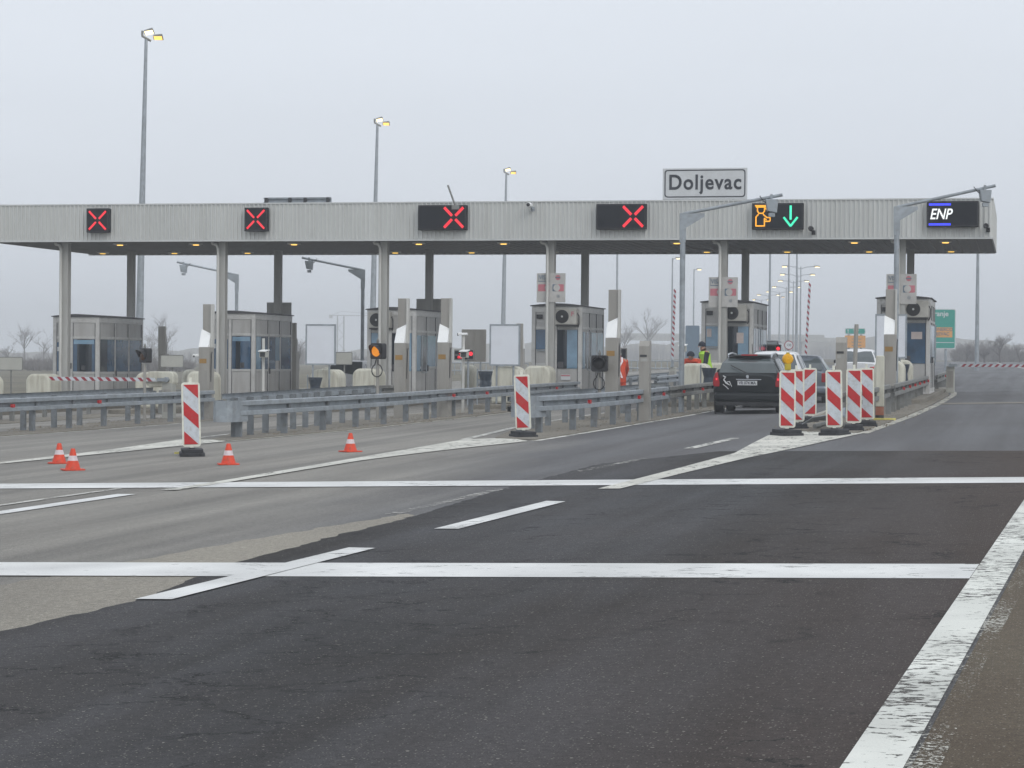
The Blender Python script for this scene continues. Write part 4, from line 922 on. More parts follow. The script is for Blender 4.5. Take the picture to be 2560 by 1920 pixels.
for i, j, lab in ((-28.0, jof(-28, 413), 'tall plain fin of a terminal behind the small cream board'), (-22.4, jof(-22.4, 738), 'tall plain fin of a terminal right of the second booth'), (-16.8, jof(-16.8, 1303), 'tall plain fin of a terminal behind the middle white board')):
    terminal(i, j, lab, rev=True, h=2.95)
def short_terminal(i, j, label, h=1.8):
    x, y = xy(i, j); t = thing('card_reader', label, 'terminal', (x, y, gz(x, y)), group='short steel card readers')
    MB().box(-0.115, 0.115, 0, 0.30, 0, h - 0.12).add([(-0.115, 0, h - 0.12), (0.115, 0, h - 0.12), (0.115, 0.08, h), (-0.115, 0.08, h), (-0.115, 0.30, h), (0.115, 0.30, h), (0.115, 0.30, h - 0.12), (-0.115, 0.30, h - 0.12)], [(0, 1, 2, 3), (3, 2, 5, 4), (0, 3, 4, 7), (1, 6, 5, 2)]).build('cabinet', 'pillar', t)
    MB().box(-0.095, 0.06, -0.005, -0.001, h - 0.36, h - 0.31).build('slot', 'seal', t)
    MB().box(-0.08, 0.08, -0.004, -0.001, h - 0.46, h - 0.39).build('nameplate', 'column', t)
    MB().box(-0.13, 0.13, -0.02, 0.32, 0, 0.02).build('base_plate', 'galv_dirty', t)
short_terminal(-4.50, -22.6, 'short steel card reader left of the dark wagon')
short_terminal(-0.15, jof(-0.15, 2102), 'short steel card reader behind the striped panels')
q = P(0.25, jof(0.25, 2133) , 0)
t = thing('steel_post', 'thin bare steel post leaning behind the striped panels', 'post', q)
MB().tube([(0, 0, 0), (0.06, 0, 2.05)], 0.045, 8).build('tube', 'pillar', t); MB().box(-0.09, 0.09, -0.09, 0.09, 0, 0.02).build('foot_plate', 'galv_dirty', t)
# ================================================================== SIGNAL HEADS ON POSTS
def flasher(i, j, label, z, turn, lens='amberoff', loop=True, hs_=0.38):
    x, y = xy(i, j); t = thing('warning_light', label, 'warning light', (x, y, gz(x, y)), LROT, 'round warning lights on posts')
    MB().tube([(0, 0, 0), (0, 0, z - 0.02)], 0.038, 10).build('post', 'pillar', t, smooth=True)
    MB().box(-0.16, 0.16, -0.16, 0.16, 0, 0.03).build('foot_plate', 'galv_dirty', t)
    Mx = Matrix.Rotation(turn, 4, 'Z')
    h = MB().prism(rrect(-hs_ / 2, hs_ / 2, z, z + hs_, 0.05), -0.06, 0.10).build('housing', 'black', t, bevel=0.01)
    h.rotation_euler = (0, 0, turn)
    MB().lathe([(0.01, -0.115), (0.08, -0.105), (0.125, -0.08), (0.13, -0.062)], 22, (0, 0, z + hs_ / 2), 'y').build('lens', lens, h, smooth=True)
    vs = []; fs = []; n = 14
    for k in range(n + 1):
        a = R(-20) + R(220) * k / n
        for yy in (-0.062, -0.26 + 0.14 * (1 - math.sin(max(0, min(math.pi, a))))): vs.append((0.150 * math.cos(a), yy, z + hs_ / 2 + 0.150 * math.sin(a)))
    for k in range(n): fs.append((2 * k, 2 * k + 2, 2 * k + 3, 2 * k + 1))
    v = MB().add(vs, fs).build('visor', 'black', h); v.modifiers.new('s', 'SOLIDIFY').thickness = 0.008
    MB().lathe([(0.03, z + hs_), (0.035, z + hs_ + 0.05), (0.02, z + hs_ + 0.09), (0.008, z + hs_ + 0.12)], 10).build('cap', 'galv_dirty', h)
    if loop:
        pts = [(0.02 * math.cos(0), -0.05, z + 0.01)] + [(0.13 * math.sin(a) * (1 if a < math.pi else 1), -0.06, z - 0.27 - 0.0 + (-0.15 * math.cos(a + math.pi))) for a in [R(q_) for q_ in range(10, 360, 25)]] + [(-0.02, -0.05, z + 0.01)]
        MB().tube([(x_, y_, min(zz, z + 0.02)) for x_, y_, zz in pts], 0.014, 6).build('cable', 'black', t, smooth=True)
flasher(-18.55, -16.8, 'unlit round warning light turned sideways before the leftmost booth', 1.52, R(-38), loop=False)
flasher(-11.26, jof(-11.26, 944), 'round warning light with amber lens and a looped cable', 1.50, R(-25), lens='ambered')
flasher(-5.84, -20.75, 'dark unlit warning light with hanging cable before the orange suited worker', 1.12, R(0), lens='black')
# ================================================================== SMALL CAMERAS ON POSTS
def postcam(i, u, label, ztop, zc, dark=True, extra=False):
    j = jof(i, u); x, y = xy(i, j); t = thing('plate_camera', label, 'camera', (x, y, gz(x, y)), LROT, 'box cameras on slim posts')
    MB().tube([(0, 0, 0), (0, 0, ztop)], 0.04, 10).build('post', 'pipe', t, smooth=True)
    b = MB().box(-0.02, 0.17, -0.30, -0.042, zc - 0.13, zc + 0.03).build('camera_box', 'board', t, bevel=0.01)
    MB().add([(-0.04, -0.36, zc + 0.05), (0.19, -0.36, zc + 0.05), (0.19, -0.02, zc + 0.09), (-0.04, -0.02, zc + 0.09), (-0.04, -0.36, zc + 0.03), (0.19, -0.36, zc + 0.03), (0.19, -0.02, zc + 0.07), (-0.04, -0.02, zc + 0.07)],
             [(0, 1, 2, 3), (4, 7, 6, 5), (0, 4, 5, 1), (1, 5, 6, 2), (2, 6, 7, 3), (3, 7, 4, 0)]).build('sun_hood', 'bright', b)
    MB().box(0.005, 0.145, -0.306, -0.301, zc - 0.11, zc + 0.01).build('lens_window', 'seal' if dark else 'sticker', b)
    if extra:
        c = MB().box(-0.14, 0.10, -0.1, 0.1, ztop - 0.02, ztop + 0.05).build('top_camera', 'bright', t, bevel=0.02)
        MB().box(-0.17, -0.14, -0.03, 0.03, ztop - 0.03, ztop + 0.04).build('top_lens', 'black', c)
postcam(-16.8, 658, 'white hooded box camera before the second booth from the left', 2.15, 1.75)
postcam(-11.2, 1158, 'box camera post with a second small camera on top, before the red digit display', 2.15, 1.65, extra=True)
postcam(-5.75, 1702, 'white hooded box camera before the two workers at the cream block', 1.35, 1.72)
postcam(-0.1, 2248, 'white hooded box camera before the rightmost booth', 1.5, 1.68, dark=False)
# ================================================================== CAMERA MASTS WITH SLOPING ARM
def mast(u, vb, Y, vt, ue, ve, label, rad=0.07, fl=1):
    p = at(u, vb, Y); p.z = gz(p.x, p.y); a = at(u, vt, Y); e = at(ue, ve, Y - 0.3)
    t = thing('camera_mast', label, 'mast', p, 0, 'masts with a sloping arm and hanging sensor box')
    zt = a.z - p.z; k = (e.x - a.x) / abs(e.x - a.x)
    MB().tube([(0, 0, 0), (0, 0, zt * 0.88)], rad, 14).build('pole', 'galv', t, smooth=True)
    mb = MB(); mb.prism([(-rad * 1.1, zt * 0.86), (rad * 1.1, zt * 0.86), (rad * 1.1 + k * 0.0, zt - 0.35), (k * 0.55, zt - 0.06), (k * 0.55, zt + 0.02), (-k * rad * 1.2, zt + 0.02), (-k * rad * 1.2, zt - 0.2)] if k > 0 else
                         [(rad * 1.1, zt * 0.86), (-rad * 1.1, zt * 0.86), (-rad * 1.1, zt - 0.35), (-0.55, zt - 0.06), (-0.55, zt + 0.02), (rad * 1.2, zt + 0.02), (rad * 1.2, zt - 0.2)], -rad * 0.8, rad * 0.8)
    mb.build('knee_bracket', 'galv', t)
    x1, z1, y1 = e.x - a.x, e.z - p.z, e.y - p.y
    MB().tube([(k * 0.0, -0.001, zt + 0.0), (x1, y1, z1)], rad * 0.62, 10).build('arm', 'galv', t, smooth=True)
    bx = x1 - k * 0.28; zb = z1 - 0.12
    s = MB().add([(bx - 0.16, y1 - 0.12, zb), (bx + 0.16, y1 - 0.12, zb), (bx + 0.13, y1 - 0.12, zb - 0.34), (bx - 0.10, y1 - 0.12, zb - 0.30),
                  (bx - 0.16, y1 + 0.14, zb), (bx + 0.16, y1 + 0.14, zb), (bx + 0.13, y1 + 0.14, zb - 0.34), (bx - 0.10, y1 + 0.14, zb - 0.30)],
                 [(0, 1, 2, 3), (4, 7, 6, 5), (0, 4, 5, 1), (1, 5, 6, 2), (2, 6, 7, 3), (3, 7, 4, 0)]).build('sensor_box', 'galv', t, bevel=0.01)
    MB().box(bx - 0.03, bx + 0.03, y1 - 0.03, y1 + 0.03, zb, zb + 0.13).build('hanger', 'galv', s)
    MB().box(bx - 0.06, bx + 0.08, y1 - 0.10, y1 + 0.1, zb - 0.44, zb - 0.345).build('sensor_eye', 'galv', s)
    MB().tube([(bx - k * 0.3, y1, z1 - 0.03), (bx - k * 0.2, y1 - 0.02, zb - 0.05), (bx - k * 0.12, y1, zb - 0.1)], 0.012, 6).build('cable', 'seal', s)
    MB().box(-0.2, 0.2, -0.2, 0.2, 0, 0.03).build('foot_plate', 'galv_dirty', t)
mast(1703, 1033, 59.5, 535, 1952, 487, 'grey camera mast with arm reaching right over the orange attendant signal')
mast(2238, 1010, 62.5, 518, 2484, 464, 'grey camera mast with arm reaching right over the ENP signal')
mast(905, 990, 88, 675, 752, 644, 'camera mast seen under the canopy with arm reaching left, nearer of two')
mast(590, 985, 99, 687, 440, 655, 'camera mast seen under the canopy with arm reaching left, rising behind the second booth')
# ================================================================== CREAM BLOCKS
def block(i, j, label, w_=0.86, d_=1.0, h_=1.10, dome=False):
    x, y = xy(i, j); t = thing('concrete_block', label, 'concrete block', (x, y, gz(x, y) + 0.15), group='cream rounded blocks guarding the booths')
    n = 6; prof = [(-w_ / 2, 0), (w_ / 2, 0)]; r = 0.26
    for k in range(n + 1): a = R(90 * k / n); prof.append((w_ / 2 - r + r * math.cos(a), h_ - r + r * math.sin(a)))
    for k in range(n + 1): a = R(90 + 90 * k / n); prof.append((-w_ / 2 + r + r * math.cos(a), h_ - r + r * math.sin(a)))
    if dome: MB().lathe([(w_ / 2, 0), (w_ / 2, h_ * 0.72), (w_ / 2 * 0.93, h_ * 0.86), (w_ / 2 * 0.7, h_ * 0.96), (w_ / 2 * 0.3, h_)], 24).build('concrete_body', 'cream', t, smooth=True)
    else: MB().prism(prof, -d_ / 2, d_ / 2).build('concrete_body', 'cream', t, bevel=0.07, smooth=False)
    return t
names = ['leftmost', 'second', 'third', 'fourth', 'fifth', 'sixth']
for k, c in enumerate(C_):
    block(c, -6.2, 'cream block farther out in front of the %s booth from the left' % names[k])
    block(c + 0.02, -1.75, 'cream block close to the front of the %s booth from the left' % names[k])
    if k < 5: block(c, 12.2, 'domed cream block behind the %s booth from the left' % names[k], w_=0.64, h_=1.15, dome=True)
# ================================================================== BLANK BOARDS
def blank(u0, u1, v0, v1, i, label, back=False, jj=None, posts=2):
    j = jof(i, (u0 + u1) / 2) if jj is None else jj
    i0, z1 = onj(u0, v0, j); i1, z0 = onj(u1, v1, j); x, y = xy((i0 + i1) / 2, j); g = gz(x, y)
    t = thing('blank_board', label, 'board', (x, y, g), group='blank boards on the islands')
    W, a, b = i1 - i0, z0 - g, z1 - g
    MB().box(-W / 2, W / 2, 0, 0.03, a, b).build('panel', 'white' if not back else 'pillar', t)
    fr = MB(); q = 0.035
    fr.box(-W / 2 - 0.01, -W / 2 + q, -0.01, 0.045, a - 0.01, b + 0.01).box(W / 2 - q, W / 2 + 0.01, -0.01, 0.045, a - 0.01, b + 0.01).box(-W / 2 + q, W / 2 - q, -0.01, 0.045, b - q, b + 0.01).box(-W / 2 + q, W / 2 - q, -0.01, 0.045, a - 0.01, a + q)
    if back: fr.box(-0.03, 0.03, -0.02, -0.001, a + q, b - q)
    fr.build('frame', 'galv' if not back else 'pillar', t)
    mb = MB()
    for s in ((-1, 1) if posts == 2 else (0,)): mb.tube([(s * W * 0.28, 0.07, 0), (s * W * 0.28, 0.07, b - 0.1)], 0.03, 8)
    mb.build('post', 'galv', t)
blank(765, 838, 811, 912, -16.8, 'blank white framed board right of the second booth')
blank(1225, 1299, 811, 914, -11.2, 'blank white framed board right of the third booth')
blank(2189, 2266, 786, 895, 0.0, 'blank white board behind the tall terminal at the rightmost booth', jj=-6.5)
blank(1155, 1214, 824, 904, -16.8, 'grey back of a two leaf board behind the red digit display', back=True, jj=15)
def small_board(u0, u1, v0, v1, i, label, jj=None):
    j = jof(i, (u0 + u1) / 2) if jj is None else jj
    i0, z1 = onj(u0, v0, j); i1, z0 = onj(u1, v1, j); x, y = xy((i0 + i1) / 2, j); g = gz(x, y)
    t = thing('small_board', label, 'board', (x, y, g), group='small blank boards on single posts')
    W = i1 - i0
    MB().prism(rrect(-W / 2, W / 2, z0 - g, z1 - g, 0.03, 3), 0, 0.03).build('panel', 'board', t)
    o0 = rrect(-W / 2 - 0.012, W / 2 + 0.012, z0 - g - 0.012, z1 - g + 0.012, 0.035, 3); o1 = rrect(-W / 2 + 0.008, W / 2 - 0.008, z0 - g + 0.008, z1 - g - 0.008, 0.03, 3); n = len(o0)
    MB().add([(a, -0.006, b) for a, b in o0] + [(a, -0.006, b) for a, b in o1], [(k, (k + 1) % n, n + (k + 1) % n, n + k) for k in range(n)]).build('rim', 'galv_dirty', t)
    MB().tube([(0.0, 0.055, 0), (0.0, 0.055, z1 - g - 0.05)], 0.025, 8).build('post', 'galv_dirty', t)
small_board(-4, 56, 893, 925, -28.0, 'small cream board cut by the left edge of the picture', jj=-4)
small_board(402, 458, 888, 918, -22.4, 'small cream board left of the grey cabinet and terminal')
small_board(840, 880, 881, 911, -16.8, 'small grey framed board beside the tall blank white board', jj=-5.4)
# grey cabinet with two little cameras
i0 = -22.4; j = jof(i0, 479); x, y = xy(i0, j + 1.2)
t = thing('equipment_cabinet', 'tall grey cabinet with two little white cameras behind the left terminal', 'cabinet', (x, y, gz(x, y) + 0.15))
MB().box(-0.17, 0.19, 0, 0.3, 0, 1.95).build('body', 'pillar', t, bevel=0.01); MB().box(-0.14, 0.16, -0.006, -0.001, 0.2, 1.4).build('door', 'galv', t)
for a in (-0.24, 0.10):
    q = MB().box(a - 0.10, a + 0.10, -0.22, -0.06, 1.58, 1.66).build('camera', 'bright', t, bevel=0.02); MB().box(a - 0.07, a - 0.02, -0.236, -0.221, 1.555, 1.61).build('lens', 'black', q)
# ================================================================== RED DIGIT DISPLAYS
def display(u0, u1, v0, v1, i, jj, label, lit, postx=0.0):
    i0, z1 = onj(u0, v0, jj); i1, z0 = onj(u1, v1, jj); x, y = xy((i0 + i1) / 2, jj); g = gz(x, y); W = i1 - i0; a, b = z0 - g, z1 - g
    t = thing('fare_display', label, 'display', (x, y, g), group='fare displays beside the booths')
    h = MB().box(-W / 2, W / 2, 0, 0.16, a, b).build('housing', 'galv_dirty', t, bevel=0.02)
    MB().box(-W / 2 + 0.03, W * 0.2, -0.006, -0.001, b - 0.17, b - 0.05).box(-W / 2 + 0.03, W * 0.2, -0.006, -0.001, a + 0.04, a + 0.15).box(W * 0.23, W / 2 - 0.02, -0.006, -0.001, a + 0.05, b - 0.03).build('window', 'ledface', h)
    if lit == 2:
        text('lettering', '0000', 0.11, 'redlit', h, (-W * 0.14, -0.01, a + 0.095), ext=0.002, bold=0.003); text('lettering', '.. ..', 0.16, 'redlit', h, (-W * 0.1, -0.01, b - 0.10), ext=0.002, bold=0.006)
    if lit: MB().disc((W * 0.36, b - 0.12 - 0.02), 0.065, 14, -0.007, 0.008).build('signal_lamp', 'redlit', h)
    else: MB().box(-W / 2 + 0.05, W * 0.18, -0.01, -0.0065, a + 0.07, a + 0.13).build('dim_digits', 'redtail', h)
    MB().tube([(W * 0.2, 0.08, 0), (W * 0.2, 0.08, a)], 0.035, 8).build('post', 'galv', t)
display(1135, 1184, 873, 901, -11.2, -2.5, 'red digit display with a lit red lamp, right of the third booth', 2)
display(1525, 1566, 870, 899, -8.0, 0.5, 'unlit digit display above the worker in the orange suit', 0)
display(1904, 1952, 861, 881, -4.3, 6.0, 'digit display with a red lamp beside the fifth booth, above the white car', 1)
# ================================================================== BARRIERS
def barrier(i, j, label, up=True, L_=3.2, dirn=-1, zc=1.05, lean=0.0, bz=True):
    x, y = xy(i, j); t = thing('barrier_gate', label, 'barrier', (x, y, gz(x, y)), group='striped lane barriers')
    MB().box(-0.15, 0.15, -0.15, 0.15, 0, 0.98).build('cabinet', 'board', t, bevel=0.03)
    MB().box(-0.1, 0.1, -0.156, -0.151, 0.2, 0.8).build('service_door', 'pillar', t)
    MB().tube([(0, -0.26, zc), (0, -0.10, zc)], 0.07, 12).build('pivot', 'galv', t)
    n = 13; a0 = 0.3; wd = MB(); rd = MB(); hh = 0.05
    arm = bpy.data.objects.new('arm', None)
    for k in range(n):
        p0 = a0 + (L_ - a0) * k / n; p1 = a0 + (L_ - a0) * (k + 0.55) / n; p2 = a0 + (L_ - a0) * (k + 1) / n; sl_ = 0.05
        for mbx, q0, q1 in ((wd, p0, p1), (rd, p1, p2)):
            mbx.prism([(q0 - sl_, -hh), (q1 - sl_, -hh), (q1 + sl_, hh), (q0 + sl_, hh)], -0.03, 0.03)
    body = wd.build('arm', 'delw', t); body.location = (0, -0.22, zc)
    rr = rd.build('red_stripes', 'redw', body)
    MB().box(0.0, a0 - 0.052, -0.035, 0.035, -0.045, 0.045).build('arm_root', 'galv', body)
    ang = math.pi / 2 + lean if up else (math.pi if dirn < 0 else 0)
    body.rotation_euler = (0, -ang, 0) if up else (0, 0, 0)
    if not up and dirn < 0: body.scale = (-1, 1, 1)
    return t
t = barrier(-18.6, -14.9, 'lowered red and white barrier arm at the left, pointing left', up=False, L_=3.3, dirn=-1, zc=1.06)
b_ = MB(); MB().prism(rrect(-0.62, 0.17, 0.86, 1.28, 0.15), -0.14, 0.25).build('rounded_cover', 'cream', t, bevel=0.03)
barrier(-11.2, jof(-11.2, 1682), 'raised barrier arm seen left of the camera mast over the workers', up=True, L_=3.3, lean=-0.03)
barrier(-5.6, jof(-5.6, 2014), 'raised barrier arm seen beyond the queue of cars', up=True, L_=3.5, lean=-0.05)
barrier(1.2, jof(1.0, 2362), 'lowered barrier arm across the curved right lane, far off', up=False, L_=3.3, dirn=1, zc=1.0)
# ================================================================== BINS, POSTS
def bin_(i, j, label, h=0.95):
    x, y = xy(i, j); t = thing('litter_bin', label, 'bin', (x, y, gz(x, y) + 0.15), group='bins with dark bags')
    MB().tube([(-0.24, 0, 0), (-0.24, 0, h + 0.1)], 0.022, 8).build('post', 'galv', t)
    MB().lathe([(0.14, h - 0.62), (0.17, h - 0.45), (0.15, h - 0.25), (0.19, h - 0.1), (0.205, h - 0.05), (0.20, h)], 12).build('bag', 'bag', t)
    MB().lathe([(0.215, h - 0.02), (0.215, h + 0.02), (0.18, h + 0.02), (0.18, h - 0.01)], 16).build('ring', 'bag', t)
bin_(-4.95, -8.2, 'bin with dark bag between the cream block and the dark wagon')
bin_(0.25, -4.0, 'bin with dark bag before the rightmost booth')
bin_(-16.9, -7.2, 'dark bin under the blank white board right of the second booth', 0.85)
bin_(-11.5, -8.0, 'dark bin behind the middle striped panel', 0.95)
q = gp(2199, 1052)
t = thing('marker_post', 'wide pale post with orange red foot on a yellow rubber block', 'marker post', q)
MB().slab([(-0.2, -0.12), (0.28, -0.2), (0.34, 0.1), (-0.1, 0.18)], 0.0, 0.06).build('yellow_block', 'yfoot', t, bevel=0.015)
MB().lathe([(0.09, 0.061), (0.09, 0.12)], 14).build('rubber_foot', 'rubber', t); MB().box(-0.085, 0.085, -0.05, 0.05, 0.1205, 0.30).build('orange_sleeve', 'brick', t); MB().box(-0.09, 0.09, -0.055, 0.055, 0.30, 1.38).build('pale_body', 'cream', t, bevel=0.02)
# ================================================================== LAMP POSTS
def tall_lamp(u, Y, vt, label, rad=0.16, heads=2, ub=None):
    p = at(u, 905, Y); p.z = gz(p.x, p.y); a = at(u, vt, Y); z = a.z - p.z
    t = thing('lamp_post', label, 'lamp post', p, 0, 'tall flood lamp posts')
    dx = 0.0
    if ub: dx = (u - ub) / FPX * Y
    MB().tube([(-dx, 0, 0), (-dx * 0.55, 0, z * 0.5), (0, 0, z - 0.3)], [rad * 1.15, rad * 0.85, rad * 0.42], 12).build('pole', 'galv', t, smooth=True)
    MB().tube([(-0.22, -0.05, z - 0.12), (0.25, 0.03, z - 0.38)], 0.06, 8).tube([(-0.2, 0, z - 0.12), (-0.2, 0, z + 0.15)], 0.06, 8).build('bracket', 'galv_dirty', t)
    for q, (hx, hz, tl) in enumerate(((0.15, 0.06, 0.32), (0.62, -0.22, 0.05))[:heads]):
        h = MB().add([(-0.30, -0.22, 0), (0.30, -0.26, 0), (0.30, 0.26, 0), (-0.30, 0.22, 0), (-0.24, -0.16, 0.14), (0.26, -0.2, 0.18), (0.26, 0.2, 0.18), (-0.24, 0.16, 0.14)],
                     [(0, 1, 2, 3), (4, 7, 6, 5), (0, 4, 5, 1), (1, 5, 6, 2), (2, 6, 7, 3), (3, 7, 4, 0)]).build('lamp_head', 'galv_dirty', t, bevel=0.02)
        h.scale = (0.86, 0.86, 0.86); h.location = (hx, 0, z + hz); h.rotation_euler = (-R(26), -R(10 if q == 0 else 0), 0)
        MB().box(-0.24, 0.24, -0.19, 0.17, -0.03, -0.004).build('lamp_glass', 'sodiumw' if q == 0 else 'sodium', h)
    return t
tall_lamp(360, 121, 84, 'tallest lamp post with two lit heads, at the far left', 0.19, ub=346)
tall_lamp(939, 165, 302, 'lamp post with two heads, second from the left above the canopy', 0.21, ub=929)
tall_lamp(1262, 207, 426, 'lamp post above the canopy near the fascia camera', 0.2, ub=1256)
def thin_lamp(u, Y, vt, label, rad=0.09, side=1, arm=1.1, lit=True, glass='sodiumw'):
    p = at(u, 905, Y); p.z = gz(p.x, p.y); a = at(u, vt, Y); z = a.z - p.z
    t = thing('street_lamp', label, 'street lamp', p, 0, 'street lamps in the mist beyond the plaza')
    MB().tube([(0, 0, 0), (0, 0, z * 0.6), (0, 0, z)], [rad * 1.3, rad, rad * 0.7], 10).build('pole', 'galv', t, smooth=True)
    for s in ([side] if side else [-1, 1]):
        MB().tube([(0, 0, z - 0.35), (s * arm * 0.4, 0, z - 0.08), (s * arm, 0, z)], 0.05, 6).build('arm', 'galv', t)
        h = MB().prism([(s * arm - 0.05 * s, z - 0.06), (s * (arm + 0.75), z - 0.04), (s * (arm + 0.7), z + 0.1), (s * arm, z + 0.12)], -0.16, 0.16).build('lamp_head', 'galv_dirty', t)
        if lit:
            x0, x1 = sorted((s * (arm + 0.12), s * (arm + 0.66))); MB().box(x0, x1, -0.19, 0.13, z - 0.12, z - 0.05).build('lamp_glass', glass, h)
thin_lamp(1541, 250, 520, 'lamp pole in the mist left of the tall terminal by the orange suited worker', 0.11, lit=True)
thin_lamp(1679, 294, 645, 'single arm lamp in the mist just left of the camera mast', 0.11, 1, 0.4)
thin_lamp(1733, 340, 673, 'single arm lamp in the mist between camera mast and fifth booth', 0.11, 1, 0.4)
thin_lamp(1923, 190, 560, 'thick lamp pole right of the fifth booth in the mist', 0.09)
thin_lamp(1970, 230, 600, 'lamp pole in the mist left of the far row of double lamps', 0.09)
thin_lamp(1990, 215, 590, 'lamp pole in the mist close beside the far row of double lamps', 0.09)
thin_lamp(1948, 480, 742, 'faint short lamp in the mist beneath the double lamps', 0.12, 1, 0.3, glass='sodium')
thin_lamp(2442, 150, 590, 'lamp pole standing beyond the curved lane right of the green sign', 0.11, -1)
for k, (u, v, hw) in enumerate(((2000, 668, 43), (1992, 688, 40), (1982, 704, 35), (1964, 719, 32), (1947, 731, 30), (1920, 739, 26), (1902, 751, 20))):
    s_ = (912 - v) / 12.4; Y = FPX / s_
    thin_lamp(u, Y, v - 2, 'double lamp in the misty row, number %s by height seen under the canopy' % ['one', 'two', 'three', 'four', 'five', 'six', 'seven'][k], 0.09, 0, max(0.8, hw / s_ - 0.5))
# ================================================================== FAR SIGNS
def road_sign(u0, u1, v0, v1, Y, label, material='green', posts=2, cat='sign', rz=0):
    a = at(u0, v1, Y); b = at(u1, v0, Y); x = (a.x + b.x) / 2; g = gz(x, Y)
    t = thing('road_sign', label, cat, (x, Y, g), rz); W, z0, z1 = b.x - a.x, a.z - g, b.z - g
    pn = MB().prism(rrect(-W / 2, W / 2, z0, z1, 0.1, 3), 0, 0.05).build('panel', 'signwhite' if material == 'green' else material, t)
    if material == 'green': MB().prism(rrect(-W / 2 + 0.06, W / 2 - 0.06, z0 + 0.06, z1 - 0.06, 0.08, 3), -0.01, -0.001).build('green_face', 'green', pn)
    mb = MB()
    for s in ((-1, 1) if posts == 2 else (0,)): mb.tube([(s * W * 0.3, 0.12, 0), (s * W * 0.3, 0.12, z1 - 0.1)], 0.08, 8)
    mb.build('post', 'galv', t)
    return t, pn, W, z0, z1
t, pn, W, z0, z1 = road_sign(2272, 2390, 772, 872, 135, 'large green direction sign with an orange field beyond the rightmost booth')
MB().box(-W * 0.05, W / 2 - 0.2, -0.016, -0.011, z0 + 0.68, z0 + 1.26).build('orange_field', 'orange', pn)
text('lettering', 'Vranje', 0.42, 'signwhite', pn, (W * 0.5 - 0.98, -0.014, z1 - 0.30), ext=0.003, bold=0.008)
text('lettering', 'DONERCO\nLIJEVAC', 0.26, 'cardgrey', pn, (W * 0.5 - 0.82, -0.019, z0 + 1.0), ext=0.003, bold=0.004)
MB().box(-W / 2 + 0.1, W / 2 - 0.1, -0.014, -0.011, z0 + 0.36, z0 + 0.40).build('white_rule', 'signwhite', pn)
t, pn, W, z0, z1 = road_sign(2112, 2164, 820, 836, 165, 'small green sign with a white arrow above an orange panel, left of the rightmost booth')
text('lettering', 'Skopje\nSofija', 0.17, 'signwhite', pn, (0.05, -0.014, (z0 + z1) / 2), ext=0.003)
mb = MB(); mb.prism([(-W * 0.36, z0 + 0.08), (-W * 0.33, z0 + 0.08), (-W * 0.33, z1 - 0.18), (-W * 0.30, z1 - 0.18), (-W * 0.345, z1 - 0.07), (-W * 0.39, z1 - 0.18), (-W * 0.36, z1 - 0.18)], -0.016, -0.011); mb.build('arrow', 'signwhite', pn)
o = at(2114, 869, 165); o2 = at(2165, 839, 165)
MB().prism(rrect(-W / 2, W / 2, o.z - t.location.z, o2.z - t.location.z, 0.05, 3), 0, 0.05).build('orange_panel', 'orange', t)
for k in range(3): MB().box(-0.25, 0.45, -0.006, -0.001, o.z - t.location.z + 0.15 + 0.22 * k, o.z - t.location.z + 0.19 + 0.22 * k).build('text_line', 'cardgrey', t)
road_sign(1713, 1749, 814, 910, 210, 'back of a tall blue grey sign in the mist beside the fifth booth', 'bluegrey')
p = at(1972, 863, 200); g = gz(p.x, 200)
t = thing('speed_sign', 'round speed limit sign reading 130 with red ring', 'sign', (p.x, 200, g), 0)
z = p.z - g
MB().disc((0, z), 0.40, 28, 0, 0.02).build('red_ring', 'redw', t); MB().disc((0, z), 0.32, 28, -0.021, 0.004).build('white_face', 'signwhite', t)
text('lettering', '130', 0.30, 'signblack', t, (0, -0.028, z), ext=0.002, bold=0.004, sx=0.9); MB().tube([(0, 0.05, 0), (0, 0.05, z)], 0.04, 8).build('post', 'galv', t)
